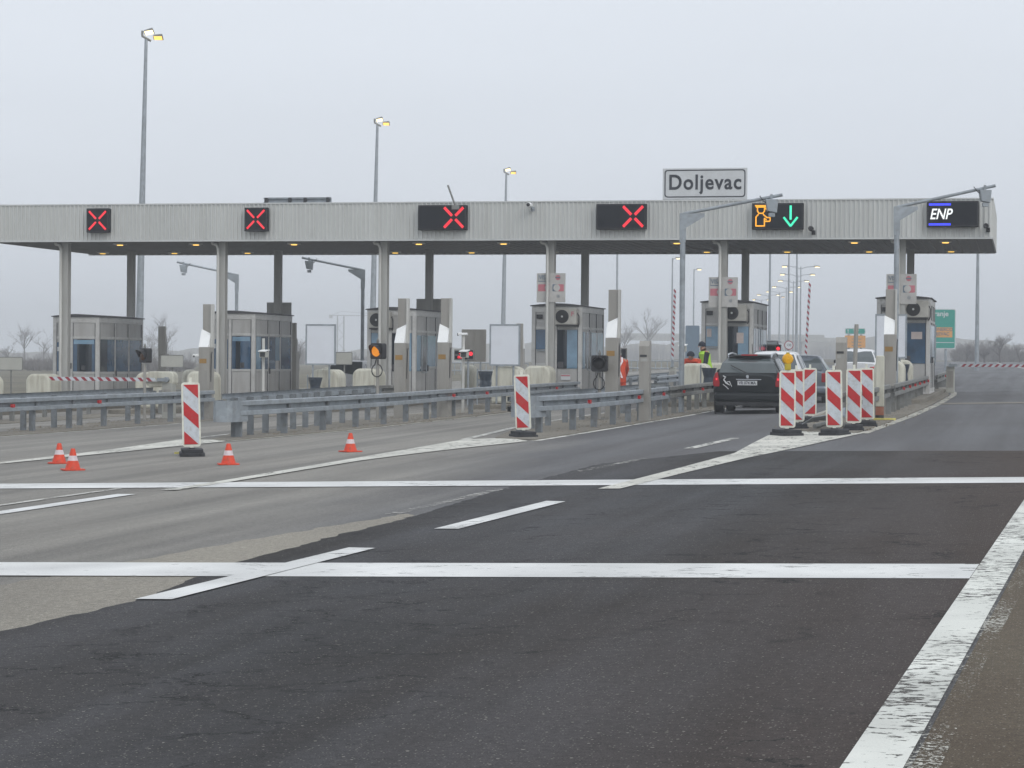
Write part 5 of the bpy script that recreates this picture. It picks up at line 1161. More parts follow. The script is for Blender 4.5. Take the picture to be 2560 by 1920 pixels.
# ================================================================== VEHICLES
def wheel(t, x, y, r, w_=0.2):
    o = MB().lathe([(r * 0.72, -w_ / 2), (r * 0.95, -w_ / 2), (r, -w_ / 2 + 0.03), (r, w_ / 2 - 0.03), (r * 0.95, w_ / 2), (r * 0.72, w_ / 2)], 24, (0, 0, 0), 'x').build('wheel', 'tyre', t, smooth=True)
    o.location = (x, y, r)
    MB().lathe([(r * 0.70, -w_ / 2 - 0.004), (r * 0.2, -w_ / 2 - 0.01), (r * 0.2, w_ / 2 + 0.01), (r * 0.70, w_ / 2 + 0.004)], 18, (0, 0, 0), 'x').build('rim', 'chrome', o)
def car(name, label, loc, rz, paint, L_=4.3, W=1.70, H=1.46, kind='wagon', rear_detail=None, cat='car', mirrors=True, flip=False):
    t = thing(name, label, cat, loc, rz, 'cars at the toll plaza')
    hw = W / 2; belt = 0.92 if kind != 'suv' else 1.05
    # stations from rear (y=0) to front: y, z bottom, half width low, z mid, half width mid, z belt, half width belt, z roof, half width roof
    if kind == 'wagon':
        st = [(0.0, 0.42, 0.84, 0.55, 0.90, belt - 0.08, 0.80, belt - 0.02, 0.74), (0.08, 0.30, 0.93, 0.55, 0.98, belt, 0.90, belt + 0.03, 0.82), (0.24, 0.22, 0.96, 0.58, 1.0, belt, 0.925, belt + 0.28, 0.75), (0.50, 0.2, 0.97, 0.6, 1.0, belt, 0.94, H - 0.06, 0.665),
              (0.80, 0.2, 0.97, 0.6, 1.0, belt, 0.95, H - 0.01, 0.67), (1.6, 0.2, 0.97, 0.6, 1.0, belt, 0.96, H + 0.01, 0.68), (2.6, 0.2, 0.97, 0.6, 1.0, belt, 0.96, H - 0.02, 0.66), (3.35, 0.2, 0.97, 0.6, 1.0, belt - 0.02, 0.95, belt + 0.03, 0.85), (4.0, 0.22, 0.93, 0.55, 0.96, belt - 0.18, 0.88, belt - 0.14, 0.7), (4.22, 0.25, 0.82, 0.5, 0.85, 0.62, 0.76, 0.66, 0.6)]
    else:
        st = [(0.0, 0.42, 0.90, 0.55, 0.96, belt - 0.08, 0.88, belt - 0.02, 0.82), (0.08, 0.30, 0.95, 0.55, 1.0, belt - 0.01, 0.94, belt + 0.02, 0.86), (0.32, 0.22, 0.96, 0.58, 1.0, belt, 0.955, belt + 0.24, 0.80), (0.66, 0.2, 0.97, 0.6, 1.0, belt, 0.96, H - 0.06, 0.69),
              (0.95, 0.2, 0.97, 0.6, 1.0, belt, 0.965, H - 0.01, 0.68), (1.6, 0.2, 0.97, 0.6, 1.0, belt, 0.97, H, 0.69), (2.4, 0.2, 0.97, 0.6, 1.0, belt, 0.97, H - 0.04, 0.67), (3.1, 0.2, 0.97, 0.6, 1.0, belt - 0.02, 0.95, belt + 0.03, 0.85), (3.75, 0.22, 0.93, 0.55, 0.96, belt - 0.2, 0.88, belt - 0.15, 0.7), (4.0, 0.25, 0.82, 0.5, 0.85, 0.60, 0.76, 0.64, 0.6)]
    sy = L_ / st[-1][0]
    rings = []
    for (y, zb, wl, zm, wm, zbe, wb, zr, wr) in st:
        half = [(0.0, zb), (wl * hw * 0.9, zb), (wl * hw, zb + 0.08), (wm * hw, zm), (wb * hw, zbe), (wr * hw, zr - 0.045), (wr * hw * 0.96, zr - 0.005), (wr * hw * 0.86, zr + 0.02), (wr * hw * 0.5, zr + 0.04), (0.0, zr + 0.045)]
        rings.append([(x_, y * sy, z_) for x_, z_ in half] + [(-x_, y * sy, z_) for x_, z_ in reversed(half[1:-1])])
    m = len(rings[0]); vs = [v for r in rings for v in r]; fs = []
    for k in range(len(rings) - 1):
        for q in range(m): fs.append((k * m + q, k * m + (q + 1) % m, (k + 1) * m + (q + 1) % m, (k + 1) * m + q))
    fs += [tuple(range(m)), tuple(range((len(rings) - 1) * m, len(rings) * m))]
    body = MB().add(vs, fs).build('body', paint, t, smooth=True)
    def lp(a, b, f): return Vector(a).lerp(Vector(b), f)
    def glass(name_, A_, B_, C__, D_, ins=0.06, off=0.012, mm='carglass'):   # A-B bottom, D-C top
        c = (Vector(A_) + Vector(B_) + Vector(C__) + Vector(D_)) / 4
        q = [lp(p_, c, ins) for p_ in (A_, B_, C__, D_)]
        nrm = (q[1] - q[0]).cross(q[3] - q[0]).normalized()
        ctr = Vector((0, L_ / 2, 0.7))
        if nrm.dot(c - ctr) < 0: nrm = -nrm
        qq = [p_ + nrm * off for p_ in q] + [p_ - nrm * 0.03 for p_ in q]
        return MB().add(qq, [(0, 1, 2, 3), (4, 7, 6, 5), (0, 4, 5, 1), (1, 5, 6, 2), (2, 6, 7, 3), (3, 7, 4, 0)]).build(name_, mm, t)
    r1, r3 = rings[1], rings[3]; s0 = 4; s1 = 5
    rb, rt = rings[1], rings[3]
    # rear window follows the hatch in two facets
    def V(r, x_, z_, y_=None): return (x_, r[0][1] if y_ is None else y_, z_)
    y1, y2, y3 = rings[1][0][1], rings[2][0][1], rings[3][0][1]
    wB, wT = rings[1][5][0] * 0.97, rings[3][5][0] * 0.93; zB, zT = st[1][7] + 0.045, st[3][7] + 0.02
    wM, zM = rings[2][5][0] * 0.97, st[2][7] + 0.03
    mb = MB(); e = -0.012
    P6 = [(-wB, y1 + 0.03, zB), (wB, y1 + 0.03, zB), (wM, y2 + 0.0, zM), (wT, y3 - 0.03, zT - 0.03), (-wT, y3 - 0.03, zT - 0.03), (-wM, y2, zM)]
    P6 = [(a * (1.04 if kind == 'wagon' else 0.97), b - 0.024, c_ + 0.012) for a, b, c_ in P6]
    mb.add(P6, [(0, 1, 2, 5), (5, 2, 3, 4)])
    rwn = mb.build('rear_window', 'carglass', t)
    sd = rwn.modifiers.new('s', 'SOLIDIFY'); sd.thickness = 0.01
    # windscreen
    f0, f1 = rings[7], rings[6]
    glass('windscreen', (-f0[5][0] * 0.93, f0[0][1] - 0.05, st[7][7] + 0.05), (f0[5][0] * 0.93, f0[0][1] - 0.05, st[7][7] + 0.05), (f1[5][0] * 0.93, f1[0][1] + 0.05, st[6][7] + 0.02), (-f1[5][0] * 0.93, f1[0][1] + 0.05, st[6][7] + 0.02), 0.03, 0.02)
    for s in (-1, 1):
        for ka, kb, i0_, i1_ in ((3, 4, 0.25, 0.0), (4, 5, 0, 0), (5, 6, 0, 0)):
            ra, rb2 = rings[ka], rings[kb]
            A_ = Vector((s * ra[4][0], ra[4][1], ra[4][2])); B_ = Vector((s * rb2[4][0], rb2[4][1], rb2[4][2])); C2 = Vector((s * rb2[5][0], rb2[5][1], rb2[5][2])); D2 = Vector((s * ra[5][0], ra[5][1], ra[5][2]))
            glass('side_window', A_, B_, C2, D2, 0.09, 0.014)
        # tail light, headlight, mirror
        zt0, zt1 = (0.62, 0.98) if kind == 'wagon' else ((0.78, 0.93) if kind == 'suv' else (0.62, 0.9))
        wl_ = 0.16 if kind != 'suv' else 0.34
        xa, xb = sorted((s * (hw * 0.985), s * (hw * 0.96 - wl_)))
        if kind == 'wagon':
            tl = MB().prism([(s * hw * q_, z_) for q_, z_ in ((0.955, 0.66), (0.80, 0.66), (0.79, 0.76), (0.83, 0.90), (0.865, 1.03), (0.925, 0.99), (0.985, 0.84), (0.985, 0.72))], -0.012, 0.26).build('tail_light', 'redtail', t, bevel=0.02)
        else:
            tl = MB().box(xa, xb, -0.012, 0.16, zt0, zt1).build('tail_light', 'redtail', t, bevel=0.03)
        if rear_detail in ('dark', 'suv', 'hatch'): MB().box((xa + xb) / 2 - 0.025, (xa + xb) / 2 + 0.02, -0.028, -0.0185, (zt0 + zt1) / 2 + 0.02, (zt0 + zt1) / 2 + 0.075).build('bulb', 'redbrake', tl)
        xa, xb = sorted((s * hw * 0.80, s * hw * 0.45)); MB().box(xa, xb, L_ - 0.16, L_ - 0.045, 0.55, 0.68).build('headlight', 'chrome', t, bevel=0.03)
        if mirrors:
            mx_ = MB().lathe([(0.02, -0.06), (0.08, -0.04), (0.095, 0.02), (0.05, 0.07)], 12, (s * (hw + 0.10), st[6][0] * sy - 0.02, belt + 0.08), 'y').build('mirror', 'black', t, smooth=True)
            MB().box(*sorted((s * (hw * 0.95), s * (hw + 0.04))), st[6][0] * sy - 0.02, st[6][0] * sy + 0.04, belt + 0.02, belt + 0.06).build('mirror_arm', 'black', mx_)
    for (wy) in (0.75, L_ - 0.80):
        for s in (-1, 1):
            wheel(t, s * (hw - 0.11), wy, 0.31)
            MB().lathe([(0.365, -0.015), (0.365, 0.0)], 24, (s * (hw * 0.985), wy, 0.33), 'x').build('wheel_arch', 'black', t)
    bm_ = MB().box(-hw * 0.955, hw * 0.955, -0.06, 0.14, 0.29, 0.52).build('rear_bumper', paint if rear_detail != 'dark' else 'cardark', t, bevel=0.07)
    MB().box(-hw * 0.90, hw * 0.90, -0.045, 0.12, 0.2, 0.29).build('bumper_skirt', 'black', bm_)
    MB().box(-hw * 0.92, hw * 0.92, L_ - 0.1, L_ + 0.05, 0.24, 0.5).build('front_bumper', paint, t, bevel=0.05)
    MB().box(-hw * 0.5, hw * 0.5, L_ - 0.03, L_ + 0.004, 0.52, 0.64).build('grille', 'black', t)
    pl = MB().box(-0.24, 0.24, -0.028, -0.002, 0.70, 0.81).build('number_plate', 'plate', t)
    if rear_detail == 'dark': text('lettering', 'VR 074 MA', 0.105, 'signblack', pl, (0, -0.032, 0.755), ext=0.001, bold=0.002, sx=0.85)
    return t, rings, st
gpos = lambda i, j: P(i, j, 0.008)
t, rings, st = car('station_wagon', 'dark green black estate car seen from behind, last in the queue', gpos(-2.87, -16.75), LROT + 0.02, 'cardark', 4.3, 1.72, 1.42, 'wagon', 'dark')
MB().box(-0.28, 0.34, -0.02, -0.004, 0.835, 0.852).build('chrome_strip', 'chrome', t)
mb = MB(); mb.tube([(-0.02, -0.012, 1.0), (-0.42, 0.12, 1.19)], 0.012, 6); mb.build('rear_wiper', 'black', t)
MB().box(-0.20, 0.20, 0.42, 0.48, 1.43, 1.462).build('high_brake_light', 'redtail', t)
for s in (-1, 1): MB().tube([(s * 0.52, 0.62, 1.38), (s * 0.54, 0.70, 1.465), (s * 0.545, 1.6, 1.50), (s * 0.53, 2.4, 1.47), (s * 0.52, 2.5, 1.40)], 0.022, 8).build('roof_rail', 'chrome', t, smooth=True)
MB().tube([(0.05, 0.75, 1.48), (0.05, 0.62, 1.72)], 0.008, 6).build('aerial', 'black', t)
MB().box(-0.52, 0.52, 0.42, 0.66, 1.412, 1.438).build('spoiler', 'cardark', t, bevel=0.01)
mb = MB(); mb.tube([(-0.60, -0.02, 0.93), (-0.54, -0.022, 0.90), (-0.58, -0.022, 0.83), (-0.52, -0.022, 0.75), (-0.43, -0.022, 0.70)], [0.012, 0.022, 0.018, 0.022, 0.008], 6); mb.tube([(-0.52, -0.022, 0.77), (-0.44, -0.022, 0.79), (-0.38, -0.022, 0.66)], [0.012, 0.014, 0.006], 6); mb.tube([(-0.6, -0.022, 0.72), (-0.52, -0.022, 0.66), (-0.46, -0.022, 0.60)], 0.009, 6)
mb.build('pale_sticker', 'plate', t)
mb = MB(); mb.disc((0, 0.92), 0.035, 10, -0.016, 0.012).box(-0.02, 0.03, -0.028, -0.0165, 0.87, 0.90).build('badge', 'chrome', t)
car('hatchback', 'white hatchback just ahead of the dark estate car', gpos(-2.95, -10.2), LROT + 0.02, 'carwhite', 4.0, 1.72, 1.52, 'hatch', 'hatch')
car('hatchback', 'silver blue car ahead of the white hatchback, its right mirror showing', gpos(-2.78, -4.2), LROT + 0.03, 'carsilver', 4.0, 1.70, 1.40, 'hatch', None)
car('suv', 'white tall car with long red tail lights already past the booths', gpos(-2.95, jof(-2.95, 2140)), LROT, 'carwhite', 4.4, 1.86, 1.62, 'suv', 'suv')
q = gpos(-19.7, 4.0)
car('hatchback', 'white car facing us in the mist of the lane between second and third booths', q + Vector((B2.x, B2.y, 0)) * 4.2, LROT + math.pi, 'carwhite', 4.0, 1.76, 1.50, 'hatch', None)
car('suv', 'dark car with blue tinted glass half hidden behind the fifth booth', gpos(-8.9, 42), LROT, 'cardark', 4.6, 1.9, 2.1, 'suv', None)
# ================================================================== PEOPLE
def person(loc, rz, label, joints, edges, radii, skinmat, clothes):
    t = thing('person', label, 'person', loc, rz)
    me = bpy.data.meshes.new('body'); me.from_pydata(joints, edges, []); o = bpy.data.objects.new('body', me); COL.objects.link(o); o.parent = t
    sk = o.modifiers.new('skin', 'SKIN'); sk.use_smooth_shade = True
    for k, r in enumerate(radii): me.skin_vertices[0].data[k].radius = (r, r)
    me.skin_vertices[0].data[0].use_root = True
    o.modifiers.new('sub', 'SUBSURF').levels = 2; o.modifiers['sub'].render_levels = 2
    me.materials.append(M[skinmat])
    for nm, mb, mm in clothes:
        c = mb.build(nm, mm, o, smooth=True)
    return t
def stand(lean=0.0, twist=0.0, head=(0, 0), arms=((0.3, -0.25), (0.3, -0.25)), crouch=0.0):
    # y- is the facing direction in local space
    hz = 0.92 - crouch; f = lean
    J = [(0, 0, hz), (0, -f * 0.35, hz + 0.25), (0, -f * 0.8, hz + 0.47), (0, -f * 0.95, hz + 0.56 - abs(f) * 0.1), (head[0] * 0.5, -f * 1.1 + head[1] * 0.5, hz + 0.64 - abs(f) * 0.15), (head[0], -f * 1.25 + head[1], hz + 0.73 - abs(f) * 0.25)]
    Rr = [0.155, 0.14, 0.15, 0.055, 0.085, 0.075]
    E = [(0, 1), (1, 2), (2, 3), (3, 4), (4, 5)]
    for s, (az, ay) in ((-1, arms[0]), (1, arms[1])):
        k = len(J); sh = J[2]
        J += [(s * 0.19, sh[1], sh[2] + 0.02), (s * 0.24, sh[1] + ay * 0.45, sh[2] - az), (s * 0.20, sh[1] + ay * 1.2, sh[2] - az - 0.20), (s * 0.19, sh[1] + ay * 1.45, sh[2] - az - 0.27)]
        Rr += [0.07, 0.055, 0.04, 0.035]; E += [(2, k), (k, k + 1), (k + 1, k + 2), (k + 2, k + 3)]
    for s in (-1, 1):
        k = len(J)
        J += [(s * 0.10, 0.0, hz - 0.06), (s * 0.12, -0.04 - crouch * 0.5, hz * 0.53), (s * 0.12, 0.02, 0.09), (s * 0.13, -0.13, 0.045)]
        Rr += [0.10, 0.07, 0.05, 0.045]; E += [(0, k), (k, k + 1), (k + 1, k + 2), (k + 2, k + 3)]
    return J, E, Rr
def torso(J, h0=-0.1, r=0.2, open_=False, thick=0.13):
    p0, p1, p2 = Vector(J[0]), Vector(J[1]), Vector(J[2])
    mb = MB(); rings = []; n = 14
    for c, rx, ry in ((p0 + Vector((0, 0, h0)), r, thick + 0.02), (p0 + Vector((0, 0, 0.05)), r * 0.97, thick + 0.02), (p1, r * 0.93, thick), (p2 - Vector((0, 0, 0.02)), r * 1.08, thick + 0.02), (p2 + Vector((0, 0, 0.07)), r * 0.75, thick * 0.8)):
        rings.append([c + Vector((rx * math.cos(2 * math.pi * k / n), ry * math.sin(2 * math.pi * k / n), 0)) for k in range(n)])
    vs = [v for q in rings for v in q]; fs = [(a * n + k, a * n + (k + 1) % n, (a + 1) * n + (k + 1) % n, (a + 1) * n + k) for a in range(4) for k in range(n)]
    return mb.add(vs, fs)
def limb(J, ids, rs, n=10):
    return MB().tube([J[k] for k in ids], rs, n)
def headgear(J, r=0.115, z=0.02):
    c = Vector(J[5]) + Vector((0, 0.01, z - 0.02))
    prof = [(r * 0.98, -0.02), (r, 0.03), (r * 0.85, 0.08), (r * 0.5, 0.12), (r * 0.15, 0.135)]
    return MB().lathe(prof, 16, c)
def facebits(J):
    c = Vector(J[5]); mb = MB(); mb.box(c.x - 0.012, c.x + 0.012, c.y - 0.115, c.y - 0.085, c.z - 0.05, c.z - 0.01)
    return mb
# standing worker in lime vest, facing left
J, E_, Rr = stand(0.10, head=(0, -0.05), arms=((0.27, -0.10), (0.28, -0.16)))
q = P(-5.66, -3.4, 0.15)
person(q, R(-70), 'worker in dark jacket, dark cap and lime vest standing behind the cream block', J, E_, Rr, 'skin',
       [('jacket', torso(J, -0.12, 0.205), 'darkcloth'), ('sleeve', limb(J, (6, 7, 8), (0.085, 0.07, 0.055)), 'darkcloth'), ('sleeve', limb(J, (10, 11, 12), (0.085, 0.07, 0.055)), 'darkcloth'),
        ('vest', torso(J, -0.14, 0.218, thick=0.145), 'limecloth'), ('trousers', limb(J, (14, 15, 16), (0.12, 0.095, 0.075)), 'darkcloth'), ('trousers', limb(J, (18, 19, 20), (0.12, 0.095, 0.075)), 'darkcloth'),
        ('cap', headgear(J), 'darkcloth'), ('nose', facebits(J), 'skin'), ('shoe', limb(J, (16, 17), (0.06, 0.05)), 'black'), ('shoe', limb(J, (20, 21), (0.06, 0.05)), 'black')])
J, E_, Rr = stand(0.42, head=(0, -0.05), arms=((0.25, -0.25), (0.25, -0.25)), crouch=0.22)
q = P(-5.88, -4.6, 0.15)
person(q, R(-15), 'worker in orange jacket and dark cap bending down behind the cream block', J, E_, Rr, 'skin',
       [('jacket', torso(J, -0.12, 0.24, thick=0.17), 'orangecloth'), ('sleeve', limb(J, (6, 7, 8), (0.09, 0.075, 0.06)), 'orangecloth'), ('sleeve', limb(J, (10, 11, 12), (0.09, 0.075, 0.06)), 'orangecloth'),
        ('trousers', limb(J, (14, 15, 16), (0.12, 0.095, 0.075)), 'orangecloth'), ('trousers', limb(J, (18, 19, 20), (0.12, 0.095, 0.075)), 'orangecloth'), ('cap', headgear(J, 0.12), 'darkcloth'), ('nose', facebits(J), 'skin'), ('shoe', limb(J, (16, 17), (0.06, 0.05)), 'black'), ('shoe', limb(J, (20, 21), (0.06, 0.05)), 'black')])
J, E_, Rr = stand(0.22, head=(0.02, -0.26), arms=((0.22, -0.3), (0.25, -0.25)), crouch=0.06)
J[5] = (J[5][0], J[5][1] - 0.06, J[5][2] - 0.18); J[4] = (J[4][0], J[4][1] - 0.05, J[4][2] - 0.08)
iw = -8.1; q = P(iw, jof(iw, 1547), 0.01)
def strap(x0, x1):
    mb = MB(); p0, p2 = Vector(J[0]), Vector(J[2])
    pts = [(x0, p0.y + 0.175, p0.z - 0.02), ((x0 + x1) / 2, J[1][1] + 0.165, J[1][2] + 0.02), (x1, p2.y + 0.165, p2.z + 0.0), (x1 * 0.9, p2.y + 0.05, p2.z + 0.13)]
    vs = []; 
    for a in pts: vs += [(a[0] - 0.028, a[1], a[2]), (a[0] + 0.028, a[1], a[2]), (a[0] + 0.028, a[1] + 0.01, a[2]), (a[0] - 0.028, a[1] + 0.01, a[2])]
    fs = [(4 * k + s_, 4 * k + (s_ + 1) % 4, 4 * k + 4 + (s_ + 1) % 4, 4 * k + 4 + s_) for k in range(3) for s_ in range(4)]
    return mb.add(vs, fs)
person(q, R(178), 'worker in orange suit with pale crossed straps seen from behind, head bent away', J, E_, Rr, 'skin',
       [('jacket', torso(J, -0.15, 0.225, thick=0.155), 'orangecloth'), ('sleeve', limb(J, (6, 7, 8), (0.09, 0.075, 0.06)), 'orangecloth'), ('sleeve', limb(J, (10, 11, 12), (0.09, 0.075, 0.06)), 'orangecloth'),
        ('trousers', limb(J, (0, 14, 15, 16), (0.16, 0.13, 0.10, 0.08)), 'orangecloth'), ('trousers', limb(J, (0, 18, 19, 20), (0.16, 0.13, 0.10, 0.08)), 'orangecloth'),
        ('strap', strap(-0.10, 0.12), 'conew'), ('strap', strap(0.12, -0.10), 'conew'), ('cap', headgear(J), 'orangecloth'), ('shoe', limb(J, (16, 17), (0.06, 0.05)), 'black'), ('shoe', limb(J, (20, 21), (0.06, 0.05)), 'black')])
# ================================================================== FAR BACKGROUND
def tree(u, Y, vtop, label, spread=0.5, n=4, seed=1, trunk=0.16, fan=0.5, levels=6):
    random.seed(seed)
    p = at(u, 905, Y); p.z = gz(p.x, p.y) - 0.05; top = at(u, vtop, Y).z - p.z
    t = thing('bare_tree', label, 'tree', p, random.uniform(0, 6), 'bare winter trees in the mist')
    big = MB(); small = MB(); trunk *= 0.7
    def grow(pos, d, L_, r, lev):
        pts = [pos]; dd = d.copy()
        for _ in range(3):
            dd = (dd + Vector((random.uniform(-1, 1), random.uniform(-1, 1), random.uniform(-0.3, 0.6))) * 0.14).normalized(); pts.append(pts[-1] + dd * (L_ / 3))
        (big if lev < 2 else small).tube(pts, [r, r * 0.85, r * 0.7, r * 0.45], 3 if lev > 1 else 7, caps=False)
        if lev >= levels: return
        for _ in range(n if lev == 0 else random.choice((2, 3, 3, 4))):
            f = random.uniform(0.45, 1.0) if lev == 0 else random.uniform(0.25, 1.0); k = min(2, int(f * 3)); q = pts[k].lerp(pts[k + 1], f * 3 - k)
            a_ = random.uniform(0, 6.283); side_ = Vector((math.cos(a_), math.sin(a_), 0)); ang = random.uniform(0.4, 0.95) * (1.1 if lev == 0 else 1.0)
            nd = (dd * math.cos(ang) + side_ * math.sin(ang) + Vector((0, 0, 0.12))).normalized()
            grow(q, nd, L_ * random.uniform(0.5, 0.78), r * 0.55, lev + 1)
    levels = 5 if Y > 300 else 6
    grow(Vector((0, 0, 0)), Vector((0, 0, 1)), top * 0.42, trunk, 0)
    # scale to height
    zs = max(v[2] for v in small.v); k = top / zs
    for mb in (big, small): mb.v = [(v[0] * k * spread * 2.2, v[1] * k * spread * 2.2, v[2] * k) for v in mb.v]
    big.build('trunk', 'bark', t); small.build('crown', 'twigs', t)
tree(425, 240, 775, 'bare bushy tree between the first two booths', 0.42, 6, 11, 0.10, 0.5, 6)
tree(375, 260, 830, 'smaller bare tree just right of the leftmost booth', 0.4, 6, 12, 0.08, 0.5, 5)
tree(748, 240, 838, 'dark bare shrub right of the second booth', 0.45, 6, 13, 0.08, 0.6, 6)
tree(60, 380, 800, 'faint pair of bare trees near the left edge', 0.35, 6, 14, 0.15, 0.5, 6)
tree(110, 400, 815, 'faint bare tree left of the leftmost booth', 0.4, 6, 15, 0.14, 0.5, 6)
tree(20, 370, 850, 'faint low bare tree at the left edge', 0.5, 6, 16, 0.14, 0.6, 6)
tree(285, 330, 830, 'faint bare tree hidden behind the leftmost booth', 0.4, 5, 17, 0.12, 0.5, 6)
tree(1615, 480, 760, 'large faint tree in the mist left of the camera mast', 0.35, 7, 18, 0.3, 0.5, 7)
tree(1560, 500, 800, 'faint tree in the mist behind the tall terminal', 0.4, 7, 19, 0.3, 0.5, 7)
tree(1345, 450, 810, 'faint tree in the mist behind the fourth booth', 0.4, 6, 20, 0.3, 0.5, 6)
tree(2500, 260, 828, 'bare round tree at the right edge beyond the curved lane', 0.5, 10, 21, 0.14, 0.55, 7)
tree(2550, 270, 848, 'low bare tree cut by the right edge', 0.5, 7, 22, 0.12, 0.6, 6)
tree(2415, 270, 850, 'low bare tree left of the far right lamp pole', 0.6, 7, 23, 0.12, 0.6, 6)
tree(2462, 260, 858, 'low bare scrub tree right of the far lamp pole', 0.7, 7, 24, 0.12, 0.6, 6)
# low wood and embankment
def hills(name, u0, u1, Y, f, depth, material, n=60, kind='structure'):
    vs = []; rows = 7
    for k in range(n + 1):
        u = u0 + (u1 - u0) * k / n; vt = f(u); p = at(u, vt, Y); g = gz(p.x, Y) - 0.5
        for r in range(rows):
            a = r / (rows - 1); hh = math.sin(a * math.pi) ** 0.7 if 0 < r < rows - 1 else 0
            nz = mnoise.noise(Vector((p.x * 0.15, a * 5 + Y, 1.0))) * 0.8
            vs.append((p.x, Y - depth / 2 + depth * a, g + (p.z - g + nz) * hh))
    fs = [(a * rows + b, (a + 1) * rows + b, (a + 1) * rows + b + 1, a * rows + b + 1) for a in range(n) for b in range(rows - 1)]
    o = MB().add(vs, fs).build(name, material, smooth=True); o['kind'] = kind; return o
hills('hills', 1050, 2900, 850, lambda u: 862 + 5 * math.sin(u * 0.013) + 3 * math.sin(u * 0.05) - 20 * max(0, min(1, (u - 1500) / 500)) + 14 * max(0, min(1, (u - 2300) / 250)), 50, 'soil')
hills('hills', -300, 1500, 900, lambda u: 878 + 6 * math.sin(u * 0.011) + 3 * math.sin(u * 0.047), 50, 'soil')
def thicket(name, u0, u1, Y, vt, num, label, seed):
    random.seed(seed); mb = MB()
    for _ in range(num):
        u = random.uniform(u0, u1); y = Y + random.uniform(-12, 12); p = at(u, 905, y); g = gz(p.x, y); top = at(u, vt + random.uniform(-10, 25) + 12 * math.sin(u * 0.03), Y).z
        h = max(0.8, top - g); b = Vector((p.x, y, g - 0.1))
        for s in range(5):
            q = b + Vector((random.uniform(-0.6, 0.6), random.uniform(-0.6, 0.6), h * random.uniform(0.6, 1.0)))
            mb.tube([b, b.lerp(q, 0.5) + Vector((random.uniform(-0.2, 0.2), 0, 0)), q], [0.05, 0.035, 0.012], 3, caps=False)
            for _k in range(3):
                c = b.lerp(q, random.uniform(0.4, 0.95)); mb.tube([c, c + Vector((random.uniform(-0.6, 0.6), random.uniform(-0.6, 0.6), random.uniform(0.2, 0.8)))], [0.025, 0.01], 3, caps=False)
    o = mb.build(name, 'twigs'); tag(o, label, 'scrub', kind='stuff')
thicket('scrub', -100, 480, 250, 905, 420, 'grey brown winter scrub behind the left crash barriers', 5)
thicket('scrub', 560, 1020, 420, 884, 260, 'faint winter scrub seen between the second and third booths', 6)
thicket('scrub', 2380, 2750, 300, 866, 420, 'grey winter scrub beyond the curved right lane', 7)
thicket('scrub', 1400, 2250, 700, 866, 500, 'very faint winter scrub below the overpass', 8)
thicket('scrub', -150, 900, 560, 868, 520, 'pale grey wood fading in the mist far behind the left booths', 9)
thicket('scrub', 2300, 2800, 620, 858, 320, 'pale grey wood fading in the mist beyond the curved lane', 10)
# overpass
a = at(1540, 835, 650); b = at(2110, 846, 650); g = gz(0, 650)
t = thing('overpass', 'long pale motorway overpass fading in the mist behind the queue', 'bridge', (0, 650, 0), 0)
MB().box(a.x, b.x, -4, 4, b.z - 1.0, b.z + 0.1).build('deck', 'column', t); MB().box(a.x, b.x - 6, -4.2, -4.05, b.z + 0.101, b.z + 0.9).build('parapet', 'column', t)
for x in (a.x + 8, a.x + 24, b.x - 12): MB().box(x, x + 1.0, -3, 3, 0, b.z - 0.71).build('pier', 'column', t)
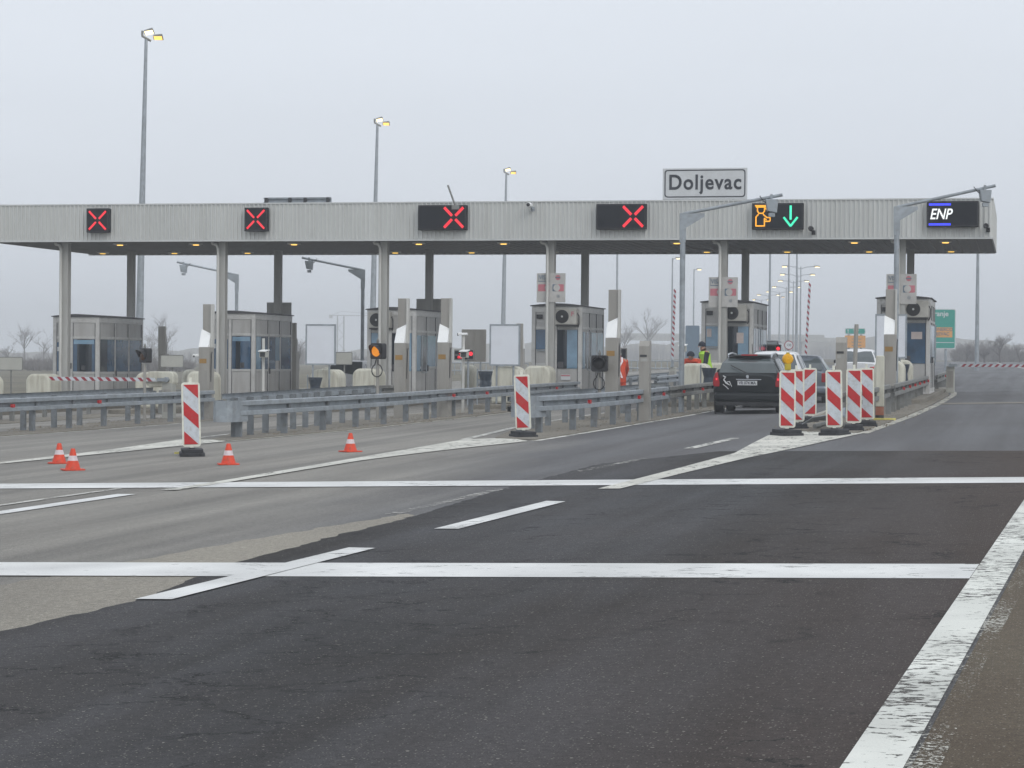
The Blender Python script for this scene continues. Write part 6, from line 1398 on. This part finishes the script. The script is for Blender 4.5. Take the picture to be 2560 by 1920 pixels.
# fence in the distance
for u0, u1, lab in ((1020, 1320, 'low grey railing in the mist right of the third booth'), (1400, 1712, 'low grey railing in the mist behind the workers')):
    p0 = at(u0, 935, 175); p1 = at(u1, 930, 190); t = thing('railing', lab, 'railing', (p0.x, p0.y, gz(p0.x, p0.y)), 0)
    mb = MB(); n = int((p1 - p0).length / 0.9); d = (p1 - p0) / n
    for k in range(n + 1): mb.box(d.x * k - 0.04, d.x * k + 0.04, d.y * k - 0.04, d.y * k + 0.04, 0, 0.85 + 0.2)
    mb.build('posts', 'galv', t)
    mb = MB()
    for z in (0.4, 1.0): mb.tube([(0, 0, z), (d.x * n, d.y * n, z)], 0.06, 6)
    mb.build('rails', 'galv', t)
# tower crane, barely there
p = at(851, 905, 800); g = gz(p.x, 800)
t = thing('tower_crane', 'barely visible tower crane in the mist right of the second booth', 'crane', (p.x, 800, g), 0)
zc = at(851, 790, 800).z - g
mb = MB()
for sx in (-1.1, 1.1):
    for sy in (-1.1, 1.1): mb.tube([(sx, sy, 0), (sx, sy, zc)], 0.12, 4)
for k in range(int(zc / 2.4)):
    s = 1 if k % 2 else -1
    mb.tube([(-1.1 * s, -1.1, k * 2.4), (1.1 * s, -1.1, k * 2.4 + 2.4)], 0.05, 3).tube([(-1.1 * s, 1.1, k * 2.4), (1.1 * s, 1.1, k * 2.4 + 2.4)], 0.05, 3)
mb.build('mast', 'galv_dirty', t)
mb = MB().tube([(-3, 0, zc + 0.2), (20, 0, zc + 0.2)], 0.1, 4).tube([(-3, 0, zc + 0.2), (0, 0, zc + 1.6), (20, 0, zc + 0.3)], 0.06, 4); mb.build('jib', 'galv_dirty', t)
MB().box(-4, -2.8, -0.4, 0.4, zc - 0.8, zc + 0.4).build('counterweight', 'column', t)
# ================================================================== HAZE
hz = MB().box(-700, 700, -30, 1150, -3.0, 23).build('haze', M['white']); hz['kind'] = 'stuff'
hm = bpy.data.materials.new('haze_air'); hm.use_nodes = True; n = hm.node_tree.nodes; n.clear()
pv = n.new('ShaderNodeVolumePrincipled'); pv.inputs['Color'].default_value = (0.92, 0.95, 0.99, 1); pv.inputs['Density'].default_value = 0.0012; pv.inputs['Anisotropy'].default_value = 0.2
mo = n.new('ShaderNodeOutputMaterial'); hm.node_tree.links.new(pv.outputs[0], mo.inputs['Volume'])
hz.data.materials.clear(); hz.data.materials.append(hm)
